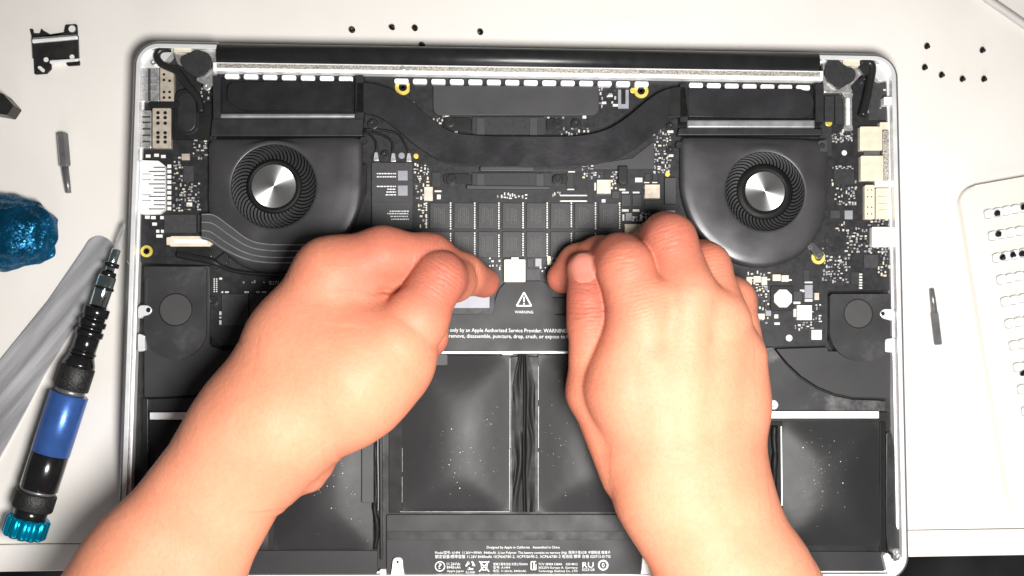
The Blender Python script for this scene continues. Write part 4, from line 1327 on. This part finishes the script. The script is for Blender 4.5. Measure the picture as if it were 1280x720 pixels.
    def top(x, y):
        i = (x - lo[0]) / h; j = (y - lo[1]) / h
        i0_, j0_ = int(i), int(j)
        fx, fy = i - i0_, j - j0_
        def zcol(a, b):
            col = tot[a, b]
            w_ = np.where(col < 0)[0]
            if len(w_) == 0: return None
            k = w_[-1]
            if k + 1 >= len(col): return None
            return lo[2] + h * (k + col[k] / (col[k] - col[k + 1]))
        zs = [zcol(i0_, j0_), zcol(i0_ + 1, j0_), zcol(i0_, j0_ + 1), zcol(i0_ + 1, j0_ + 1)]
        if any(q is None for q in zs): return None
        return (zs[0] * (1 - fx) + zs[1] * fx) * (1 - fy) + (zs[2] * (1 - fx) + zs[3] * fx) * fy

    for (cx, cy, zc, ang, wN, lN) in nails:
        c = P(cx, cy, zc)
        dv = np.array([math.sin(ang), math.cos(ang)]); sv_ = np.array([dv[1], -dv[0]])
        nu, nv = 12, 16
        V2, F2, ok = [], [], {}
        for j in range(nv + 1):
            for i in range(nu + 1):
                u, v = -1 + 2 * i / nu, -1 + 2 * j / nv
                wsc = (1 - .14 * max(0, -v)) * math.sqrt(max(0.05, 1 - max(0, abs(v) - .55) ** 2 / .24))
                q = c[:2] + sv_ * u * wN * wsc + dv * (v * lN)
                zz = top(q[0], q[1])
                if zz is None: continue
                e_ = max(abs(u), abs(v))
                lift = .55 * (1 - max(abs(u) ** 6, max(0, -v) ** 4)) + .12 * max(0, v)
                ok[(i, j)] = len(V2); V2.append((q[0], q[1], zz + lift))
        for j in range(nv):
            for i in range(nu):
                ks = [(i, j), (i + 1, j), (i + 1, j + 1), (i, j + 1)]
                if all(k in ok for k in ks): F2.append([ok[k] for k in ks][::-1] if False else [ok[k] for k in ks])
        if V2:
            nm_ = mk('fingernail', V2, F2, 'nail', o, smooth=True)
            b2 = bmesh.new(); b2.from_mesh(nm_.data); bmesh.ops.recalc_face_normals(b2, faces=b2.faces)
            if sum(f.normal.z for f in b2.faces) < 0: bmesh.ops.reverse_faces(b2, faces=b2.faces)
            b2.to_mesh(nm_.data); b2.free()
    return o


def J(*a): return P(*a)


def chain(js):
    """js: [(px,py,z,r),...] -> segments"""
    return [(J(*a[:3]), a[3], J(*b[:3]), b[3]) for a, b in zip(js[:-1], js[1:])]


# right hand: seen from the back, thumb and index pinching the connector
r_thumb = [(790, 590, 42, 14), (741, 490, 42, 10.8), (737, 400, 47, 8.9), (735, 374, 47, 8.0), (729.5, 336, 44, 7.4)]
r_index = [(798, 394, 57, 13.6), (782, 334, 56, 11.6), (775, 325, 50, 10.9), (750, 323, 33, 9.4), (722, 329, 25, 8.2), (703, 347, 21, 7.2)]
r_mid = [(862, 372, 58, 12), (838, 300, 54, 10.6), (832, 296, 48, 10), (800, 318, 30, 8.8), (775, 340, 22, 7.6)]
r_ring = [(905, 402, 53, 11.2), (884, 333, 46, 9.6), (876, 328, 40, 9.2), (850, 345, 27, 8), (830, 360, 20, 7)]
r_pink = [(928, 445, 45, 10), (921, 374, 36, 7.8), (915, 368, 32, 7.5), (895, 368, 24, 7), (880, 372, 19, 6.3)]
G = {
    'arm': (14, chain([(835, 615, 47, 21), (905, 740, 52, 23), (990, 880, 58, 27)]) + chain([(892, 612, 45, 20.5), (948, 730, 50, 21.5), (1035, 870, 56, 27)]) + chain([(862, 610, 48, 20), (925, 735, 54, 22)])),
    'palm': (13, chain([(840, 610, 48, 19), (786, 485, 50, 17), r_index[0]]) + chain([(858, 610, 49, 19), (845, 480, 53, 15), r_mid[0]]) + chain([(880, 610, 47, 19), (888, 490, 49, 14.5), r_ring[0]])
             + chain([(895, 612, 45, 18), (916, 510, 42, 13), r_pink[0]]) + chain([(845, 590, 38, 18), (840, 460, 40, 15)])),
    'thumb': (5, chain(r_thumb)),
    'index': (4, chain(r_index)), 'middle': (4, chain(r_mid)), 'ring': (4, chain(r_ring)), 'pinky': (4, chain(r_pink)),
    'web': (5, chain([(790, 560, 40, 16), (764, 505, 38, 9)])),
    'fist': (6, chain([(800, 400, 33, 13), (880, 410, 30, 13)])),
    'knuck': (3, chain([(813, 380, 62, 8), (815, 372, 62, 7.5)]) + chain([(862, 366, 63, 8), (862, 360, 62.5, 7.5)]) + chain([(904, 398, 57, 7.5), (903, 392, 57, 7)])),
    'tendon': (3, chain([(832, 560, 61.5, 5), (806, 405, 64.0, 5)]) + chain([(858, 560, 63, 5), (862, 390, 65.2, 5)]) + chain([(884, 560, 60, 5), (904, 420, 59.6, 5)])),
}
order = [('arm', 0), ('palm', 16), ('web', 10), ('fist', 8), ('index', 1.2), ('middle', 1.0), ('ring', 1.0), ('pinky', 1.0), ('thumb', 1.4), ('knuck', 7), ('tendon', 8)]
def axis(a, b): return J(*b[:3]) - J(*a[:3])
cre = [
    (J(736, 394, 56), axis(r_thumb[1], r_thumb[3]), (-5, -2.8, -.8, 1.2, 3.2, 5.5), .6, .55, 15),
    (J(734, 362, 54), axis(r_thumb[1], r_thumb[3]), (0,), .35, .6, 8),
    (J(778, 326, 68), axis(r_index[0], r_index[1]), (-3.4, -1.2, 1.2, 3.4), .38, .6, 14),
    (J(836, 298, 64), axis(r_mid[0], r_mid[1]), (-3.4, -1.2, 1.2, 3.4), .38, .6, 14),
    (J(800, 352, 66), axis(r_index[0], r_index[1]), (-2, 0.4, 2.5), .15, .6, 14),
    (J(800, 640, 62), axis((835, 615, 47), (905, 740, 52)), (0,), .25, 1.0, 20),
]
fl = [(J(*r_index[2][:3]), 26, .9), (J(*r_mid[1][:3]), 26, .85), (J(*r_thumb[3][:3]), 26, .9), (J(*r_thumb[1][:3]), 26, .55), (J(*r_ring[2][:3]), 22, .6), (J(*r_index[5][:3]), 16, .9), (J(*r_thumb[4][:3]), 16, .8), (J(*r_thumb[2][:3]), 22, .7), (J(*r_index[1][:3]), 22, .75), (J(*r_mid[2][:3]), 24, .7), (J(*r_ring[1][:3]), 22, .6), (J(*r_pink[1][:3]), 20, .5), (J(*r_thumb[1][:3]), 20, .5), (J(*r_mid[1][:3]), 15, .6), (J(*r_ring[1][:3]), 14, .35), (J(814, 380, 66), 12, .3), (J(816, 440, 66), 5, .8), (J(818, 428, 66), 3.5, .7)]
build_hand('hand', G, order, cre, fl, 'bare right hand seen from its back with thumbnail showing, pinching the battery connector', nails=[(729.3, 335, 51, -0.08, 5.0, 6.6)], folds=[(J(736, 396, 55), axis(r_thumb[1], r_thumb[3]), 9, .9), (J(735, 366, 53), axis(r_thumb[1], r_thumb[3]), 6, .5), (J(778, 330, 66), axis(r_index[0], r_index[1]), 8, .4),
    (J(834, 300, 62), axis(r_mid[0], r_mid[1]), 8, .4), (J(884, 335, 54), axis(r_ring[0], r_ring[1]), 10, .4), (J(806, 385, 68), axis(r_index[0], r_index[1]), 12, .35), (J(740, 470, 52), axis(r_thumb[1], r_thumb[3]), 14, .25)])

# left hand: seen from the thumb side
l_index = [(415, 345, 54, 15.5), (478, 319, 55, 11.4), (537, 322, 50, 9.6), (580, 343, 34, 8.4), (605, 353, 23, 7.0)]
l_thumb = [(400, 500, 56, 22), (492, 432, 57, 16.5), (520, 398, 58, 12.6), (549, 347, 57, 10.2), (566, 349, 42, 9.0), (577, 350, 30, 8)]
l_mid = [(430, 400, 42, 15), (508, 398, 38, 11), (531, 420, 36, 9.5), (500, 405, 22, 8.5)]
l_ring = [(420, 430, 36, 14), (490, 450, 27, 10), (505, 455, 24, 9), (470, 430, 19, 7.5)]
l_pink = [(400, 470, 34, 12), (450, 500, 25, 9.5), (440, 470, 20, 7.5)]
G2 = {
    'arm': (14, chain([(312, 530, 54, 21), (172, 705, 56, 19.5), (60, 850, 60, 24)]) + chain([(333, 553, 50, 18.5), (231, 735, 52, 19), (125, 890, 56, 23)])),
    'palm': (13, chain([(318, 535, 54, 20), (370, 430, 52, 19), l_index[0]]) + chain([(340, 545, 48, 20), (400, 450, 44, 19), (430, 400, 44, 16)])
             + chain([(355, 550, 42, 17), (415, 480, 36, 16)])),
    'thenar': (12, chain([(360, 520, 58, 19), (440, 470, 58, 23), (494, 430, 59, 16.5)]) + chain([(430, 500, 48, 20), (490, 455, 48, 17)])),
    'thumb': (6, chain(l_thumb[1:])),
    'fold': (8, chain([(450, 370, 46, 15), (500, 350, 40, 12), (538, 335, 37, 10)]) + chain([(470, 390, 42, 15), (515, 372, 38, 11)])),
    'index': (5, chain(l_index)), 'middle': (4, chain(l_mid)), 'ring': (4, chain(l_ring)), 'pinky': (4, chain(l_pink)),
    'heel': (6, chain([(386, 593, 45, 7.6), (396, 582, 45, 7.0)]) + chain([(372, 568, 42, 9), (396, 545, 42, 10)])),
}
order2 = [('arm', 0), ('palm', 18), ('thenar', 16), ('heel', 3), ('middle', 5), ('ring', 4), ('pinky', 4), ('index', 7), ('fold', 7), ('thumb', 0.8)]
cre2 = [
    (J(486, 364, 60), (-.15, 1, 0), (0,), 1.6, 1.2, 12),
    (J(549, 345, 71), J(549, 349, 61) - J(500, 420, 61), (-4.5, -2, 0.4, 2.6), .5, .6, 14),
    (J(543, 303, 57), axis(l_index[1], l_index[2]), (0,), .5, .7, 10),
    (J(590, 340, 42), axis(l_index[2], l_index[3]), (0,), .5, .7, 9),
    (J(385, 575, 52), J(405, 600, 50) - J(370, 550, 50), (-1, 2.0), .9, .9, 13),
]
fl2 = [(J(*l_index[4][:3]), 22, .9), (J(*l_index[2][:3]), 28, .8), (J(*l_thumb[3][:3]), 26, .9), (J(*l_index[0][:3]), 30, .4), (J(*l_index[3][:3]), 15, .6), (J(*l_index[1][:3]), 30, .75), (J(*l_index[2][:3]), 22, .8), (J(*l_thumb[3][:3]), 22, .6), (J(545, 440, 36), 12, .7), (J(395, 590, 45), 16, .4), (J(520, 470, 48), 14, .4)]
build_hand('hand', G2, order2, cre2, fl2, 'bare left hand seen from its thumb side with bent thumb, gripping the battery connector', folds=[(J(549, 348, 66), J(549, 349, 61) - J(505, 420, 61), 9, .7), (J(541, 312, 58), axis(l_index[1], l_index[2]), 10, .5), (J(586, 342, 40), axis(l_index[2], l_index[3]), 9, .6),
    (J(500, 372, 60), J(520, 330, 50) - J(470, 400, 50), 12, .35), (J(395, 585, 48), J(440, 600, 50) - J(380, 560, 50), 12, .5)])

# ------------------------------------------------------------------ tools on the table
def lathe_axis(name, prof_, a, b, m, parent, n=28, flute=0, depth=0.0, smooth=True):
    """prof_ [(s, r)] along the axis a->b (mm)"""
    a, b = np.array(a, float), np.array(b, float)
    t = (b - a) / np.linalg.norm(b - a)
    u = np.cross(t, [0, 0, 1.0]); u /= np.linalg.norm(u)
    v = np.cross(u, t)
    V_, F_ = [], []
    for s, r in prof_:
        for k in range(n):
            w = 2 * math.pi * k / n
            rr_ = r * (1 - depth * (0.5 + .5 * math.cos(flute * w)) ** 3) if flute else r
            V_.append(a + t * s + rr_ * (u * math.cos(w) + v * math.sin(w)))
    for i in range(len(prof_) - 1):
        for k in range(n):
            k2 = (k + 1) % n
            F_.append((i * n + k, i * n + k2, (i + 1) * n + k2, (i + 1) * n + k))
    F_.append(tuple(range(n))[::-1]); F_.append(tuple((len(prof_) - 1) * n + k for k in range(n)))
    o_ = mk(name, V_, F_, m, parent, smooth=False)
    if smooth:
        fs = [True] * (len(F_) - 2) + [False] * 2
        o_.data.polygons.foreach_set('use_smooth', fs)
    return o_


# screwdriver, axis from the tip to the end of the cap
zA = 9.6
A_, B_ = P(156, 280, zA), P(28.5, 672, zA)
Ltot = np.linalg.norm(B_ - A_)
ss = Ltot / math.hypot(156 - 28.5, 672 - 280)
sd = thing('screwdriver', (*(A_ + B_)[:2] / 2, 0), 'precision screwdriver with blue sleeve, black knurled shaft and bright blue end cap', 'screwdriver')
def sec(name, s0_, s1_, r, m, **k):
    e = min(1.0, (s1_ - s0_) * .2)
    return lathe_axis(name, [(s0_ * ss, (r - e) * ss), ((s0_ + e) * ss, r * ss), ((s1_ - e) * ss, r * ss), (s1_ * ss, (r - e) * ss)], A_, B_, m, sd, **k)
lathe_axis('bit', [(0, .5), (3, .8), (12.5, 1.1), (12.6, 1.6), (14, 1.6)], A_, B_, 'steel', sd, n=6, smooth=False)
sec('shaft', 34, 66, 5.5, 'teal_chrome')
for s0_, s1_ in ((52, 58), (64, 72), (84, 88)): sec('shaft_ring', s0_, s1_, 9.5 if s0_ < 80 else 12.5, 'grip_black')
sec('shaft', 70, 114, 11, 'teal_chrome')
for s0_, s1_, r in ((112, 124, 16), (124, 129, 14), (129, 137, 17), (137, 142, 14.5), (142, 150, 17.5), (150, 170, 15), (170, 174, 16.5)): sec('collar', s0_, s1_, r, 'grip_black')
lathe_axis('shoulder', [(174 * ss, 15 * ss), (186 * ss, 19.5 * ss), (190 * ss, 20 * ss)], A_, B_, 'grip_black', sd)
kn = lathe_axis('knurled_collar', [(190 * ss, 20 * ss), (191 * ss, 21 * ss), (219 * ss, 21 * ss), (220 * ss, 20 * ss)], A_, B_, 'knurl_black', sd, n=56, flute=28, depth=.05)
sec('neck', 220, 226, 18, 'steel_dark')
sec('sleeve', 226, 304, 23.5, 'sleeve_blue', n=40)
sec('handle', 304, 350, 23, 'grip_black', n=40)
sec('neck', 350, 354, 21, 'steel_dark')
lathe_axis('knurled_ring', [(354 * ss, 23 * ss), (356 * ss, 24.5 * ss), (374 * ss, 24.5 * ss), (376 * ss, 23 * ss)], A_, B_, 'knurl_black', sd, n=64, flute=32, depth=.05)
sec('neck', 376, 388, 20, 'grip_black')
lathe_axis('end_cap', [(386 * ss, 24 * ss), (388 * ss, 26.5 * ss), (408 * ss, 26.5 * ss), (411 * ss, 24 * ss)], A_, B_, 'cap_blue', sd, n=96, flute=12, depth=.16)

# pry tool: thin steel blade with a rounded end
bl = [(104, 312), (112, 299), (124, 294), (137, 299), (143, 312), (132, 345), (60, 460), (20, 535), (-60, 680), (-135, 640), (-60, 540), (0, 450), (60, 376)]
zb_ = 1.4
poly = rounded([P2(x, y, zb_) for x, y in bl], [4, 5, 5, 5, 6, 20, 20, 20, 6, 6, 20, 20, 20], 5)
o = mkbm('pry_tool', prism_bm(poly, 0.0, zb_, .55, 3), 'steel', None)
tag(o, 'flat brushed steel prying blade with rounded end lying under the screwdriver', 'pry tool')

# blue glitter putty
pc = P(18, 292, 6)
V, F = [], []
bm = bmesh.new(); bmesh.ops.create_icosphere(bm, subdivisions=6, radius=1.0)
from mathutils import noise as mn
outl = [(0, 19.5), (20, 20.5), (40, 18), (60, 17.5), (80, 17.0), (100, 17), (120, 19), (150, 22), (180, 24), (210, 22), (240, 18), (270, 16.8), (300, 17.6), (330, 20)]
for v in bm.verts:
    d = v.co.copy()
    a = math.degrees(math.atan2(d.y, d.x)) % 360
    r = np.interp(a, [q[0] for q in outl] + [360], [q[1] for q in outl] + [19.5])
    nn = mn.noise(d * 1.5 + Vector((3, 1, 7))) * .17 + mn.noise(d * 3.4) * .06
    k = 1 + nn
    zz = d.z * 13 * k
    if zz < 0: zz *= .45
    v.co = Vector((pc[0] + d.x * r * k, pc[1] + d.y * r * k, 5.9 + zz))
zmin = min(v.co.z for v in bm.verts)
for v in bm.verts: v.co.z -= zmin
o = mkbm('putty', bm, 'putty_blue', None, smooth=True)
tag(o, 'lump of dark blue glitter putty on the table beside the steel blade', 'putty')

# connector bracket, top left
br = thing('metal_bracket', P(69, 62, 0), 'small dark metal cable bracket with screw holes and bent bright edge', 'bracket')
slab('bracket_body', [(39.5, 46), (97, 43), (98, 72), (41, 74)], .4, 2.0, 'bracket_dark', br, r=.5)
slab('bent_edge', [(40, 49), (96, 44.5), (96, 48.5), (40, 53.5)], 1.9, 3.2, 'aluminium_bright', br, r=.3, bev=.4)
slab('bent_edge', [(41, 47), (95, 43.0), (95, 44.0), (41, 48.4)], 1.9, 2.6, 'silver', br, bev=.1)
slab('ear', [(82, 31), (96, 30), (97, 43), (84, 43), (80, 40)], .2, 1.2, 'bracket_dark', br, r=.6)
slab('ear', [(37, 36), (41, 36), (41.5, 42), (50, 42), (52, 35), (54, 38), (63, 43), (72, 44.5), (80, 40), (84, 43), (40, 47)], .2, 1.2, 'bracket_dark', br, r=.3)
slab('ear', [(42, 74), (64, 74), (64, 86), (58, 92), (43, 93)], .2, 1.2, 'bracket_dark', br, r=.6)
slab('ear', [(82, 76), (99, 75), (99, 81), (84, 82)], .2, 1.6, 'deep_black', br, r=.5)
slab('bent_edge', [(62, 75.5), (97, 73), (97, 76), (62, 79)], .2, 2.6, 'aluminium_bright', br, r=.2, bev=.2)
ring('hole_rim', 90, 36, 4.2, 5.2, .9, 1.4, 'steel_dark', br); disc('hole', 90, 36, 4.2, 1.1, 1.32, 'table_white', br, bev=0)
disc('hole', 57.5, 74.5, 3, 1.9, 2.2, 'white_block', br, bev=0); disc('hole', 90, 71, 3, 1.9, 2.2, 'white_block', br, bev=0)
slab('hole', [(46, 84), (50, 82), (57, 88), (54, 91)], 1.1, 1.32, 'table_white', br, r=1, bev=0)

# block cut by the frame's edge
bb = slab('dark_block', [(-14, 112), (4, 117), (17, 132), (9, 144), (-14, 140)], 0, 9, 'bracket_dark', None, r=.8, bev=.8, bseg=3)
tag(bb, 'dark metal block lying past the bracket, mostly cut off', 'block')

# loose driver bits
def bit(pts, r1, r2, label):
    t = thing('driver_bit', (*P2(*pts[1], 2), 0), label, 'driver bit', 'loose driver bits')
    z_ = r1 / S(2)
    a, b, c = [P(*p_, z_) for p_ in pts]
    l1, l2 = np.linalg.norm(b - a), np.linalg.norm(c - b)
    R1, R2 = r1 / S(2), r2 / S(2)
    lathe_axis('shank', [(0, R1 * .8), (.5, R1), (l1 - .8, R1), (l1, R2 * 1.05)], a, b, 'steel_dark', t, n=6, smooth=False)
    lathe_axis('blade', [(0, R2), (l2 * .6, R2 * .9), (l2, R2 * .75)], b, c, 'steel_dark', t, n=10)
bit([(78, 167), (81.5, 209), (86, 241)], 7.0, 4.2, 'grey hex driver bit lying between the bracket and the blue putty')
bit([(1173, 431), (1168, 390), (1164.5, 361)], 5.2, 4.0, 'grey hex driver bit lying beside the white screw tray')

# screws
def screw_mesh():
    V, F = lathe([(1.3, 0), (1.55, .3), (1.5, .7), (1.0, .95), (.8, 1.0), (.78, 1.8), (.6, 2.0)], 16)
    return V, F
scr0 = None
def loose(x, y, z, ang, label, group):
    global scr0
    c = P(x, y, z + 1)
    if scr0 is None:
        V, F = screw_mesh()
        scr0 = mk('loose_screw', V, F, 'screw_black', None, origin=np.zeros(3)); o_ = scr0
    else:
        o_ = scr0.copy(); COL.objects.link(o_)
    # lies on its side, resting on head rim and tip
    o_.rotation_mode = 'XYZ'
    o_.rotation_euler = (math.radians(38), 0, ang)
    o_.location = np.array([c[0], c[1], z + 0.96]) * MM
    tag(o_, label, 'screw', group)
for x, y, a in ((440, 37, .4), (489.5, 35, 2.2), (519.5, 35, -1.0), (600, 40, 1.2), (527.5, 56, 0)):
    loose(x, y, 0, a, 'tiny black screw on the table touching the black hinge bar' if y > 50 else 'tiny black screw lying on the table behind the hinge bar, clear of it', 'screws behind the hinge')
for x, y, a in ((1158, 57.5, .7), (1227, 62.5, .9), (1155, 84, .8), (1176, 93.5, .9), (1202, 98.5, .9), (1229, 98.5, .8)):
    loose(x, y, 0, a, 'tiny black screw lying loose on the table near the silver case corner', 'screws by the case corner')

# white screw tray
tw = thing('screw_tray', (*P2(1262, 430, 0), 0), 'white rounded plastic screw tray with rows of scalloped slots', 'tray')
tl, dirx, diry = P(1196, 236, 3), None, None
tr_ = P(1280, 221, 3); blc = P(1262, 640, 3)
ux = (tr_ - tl)[:2]; ux /= np.linalg.norm(ux)
uy = (blc - tl)[:2]; Ly = np.linalg.norm(uy); uy /= Ly
def tp_(a, b): return tl[:2] + ux * a + uy * b
poly = rounded([tp_(0, 0), tp_(95, 0), tp_(95, Ly), tp_(0, Ly)], 9, 8)
body = mkbm('tray_body', prism_bm(poly, 0, 4.6, 1.4, 4), 'tray_white', tw)
slot0 = None
rows = 13
for k in range(rows):
    y = 268 + 27.4 * k; x = 1231 + 5.2 * k
    c = P2(x, y, 5.0)
    # scalloped outline
    pts_t, pts_b = [], []
    nS = 9
    for i in range(nS):
        for q in range(5):
            w = math.pi * (1 - q / 4)
            pts_t.append((i * 4.4 + 2.2 + 2.2 * math.cos(w), 1.1 + 1.0 * math.sin(w)))
            pts_b.append((i * 4.4 + 2.2 + 2.2 * math.cos(w), -1.1 - 1.0 * math.sin(w)))
    po = pts_t + pts_b[::-1]
    wide = [c + ux * ((a - 19.8) * 1.02 + 19.8) - uy * (b + (.45 if b > 0 else -.45)) for a, b in po]
    if slot0 is None:
        shade0 = mkbm('slot_shade', prism_bm([tuple(q) for q in wide], 4.4, 4.8, .1, 1), 'slot_shade_grey', tw, origin=np.array([c[0], c[1], 4.4]))  # wider grey plate paints a shadow outline round the slot
    else:
        copy_at(shade0, tw, (c[0], c[1], 4.4))
    poly = [c + ux * a - uy * b for a, b in po]
    if slot0 is None:
        slot0 = mkbm('slot', prism_bm([tuple(q) for q in poly], 4.4, 5.9, .3, 2), 'aluminium_bright', tw, origin=np.array([c[0], c[1], 4.4]))
    else:
        copy_at(slot0, tw, (c[0], c[1], 4.4))
for x, y, a, lb in ((1246, 266, .3, 'tiny black screw, one of a pair in the tray slot next to the rounded corner'), (1278, 258.5, 1.0, 'tiny black screw, one of a pair in the tray slot next to the rounded corner'),
                    (1247.5, 292, .2, 'tiny black screw alone in the second slot from the rounded tray corner'),
                    (1252.5, 321, .5, 'tiny black screw in the tray slot that holds three'), (1265, 318, .9, 'tiny black screw in the tray slot that holds three'), (1277, 316.5, .2, 'tiny black screw in the tray slot that holds three'),
                    (1278, 466, .5, 'tiny black screw alone among the empty slots of the white tray')):
    loose(x, y, 5.92, a, lb, 'screws in the tray')

# grey cable at the corner
V, F = tube([P(1215, -18, 2.2), P(1236, 0, 2.2), P(1258, 15, 2.2), P(1284, 33, 2.2), P(1320, 58, 2.2)], 1.9, 12)
o = mk('grey_cable', V, F, 'grey_cable', None, smooth=True)
tag(o, 'thin grey cable crossing the table beyond the loose screws', 'cable')
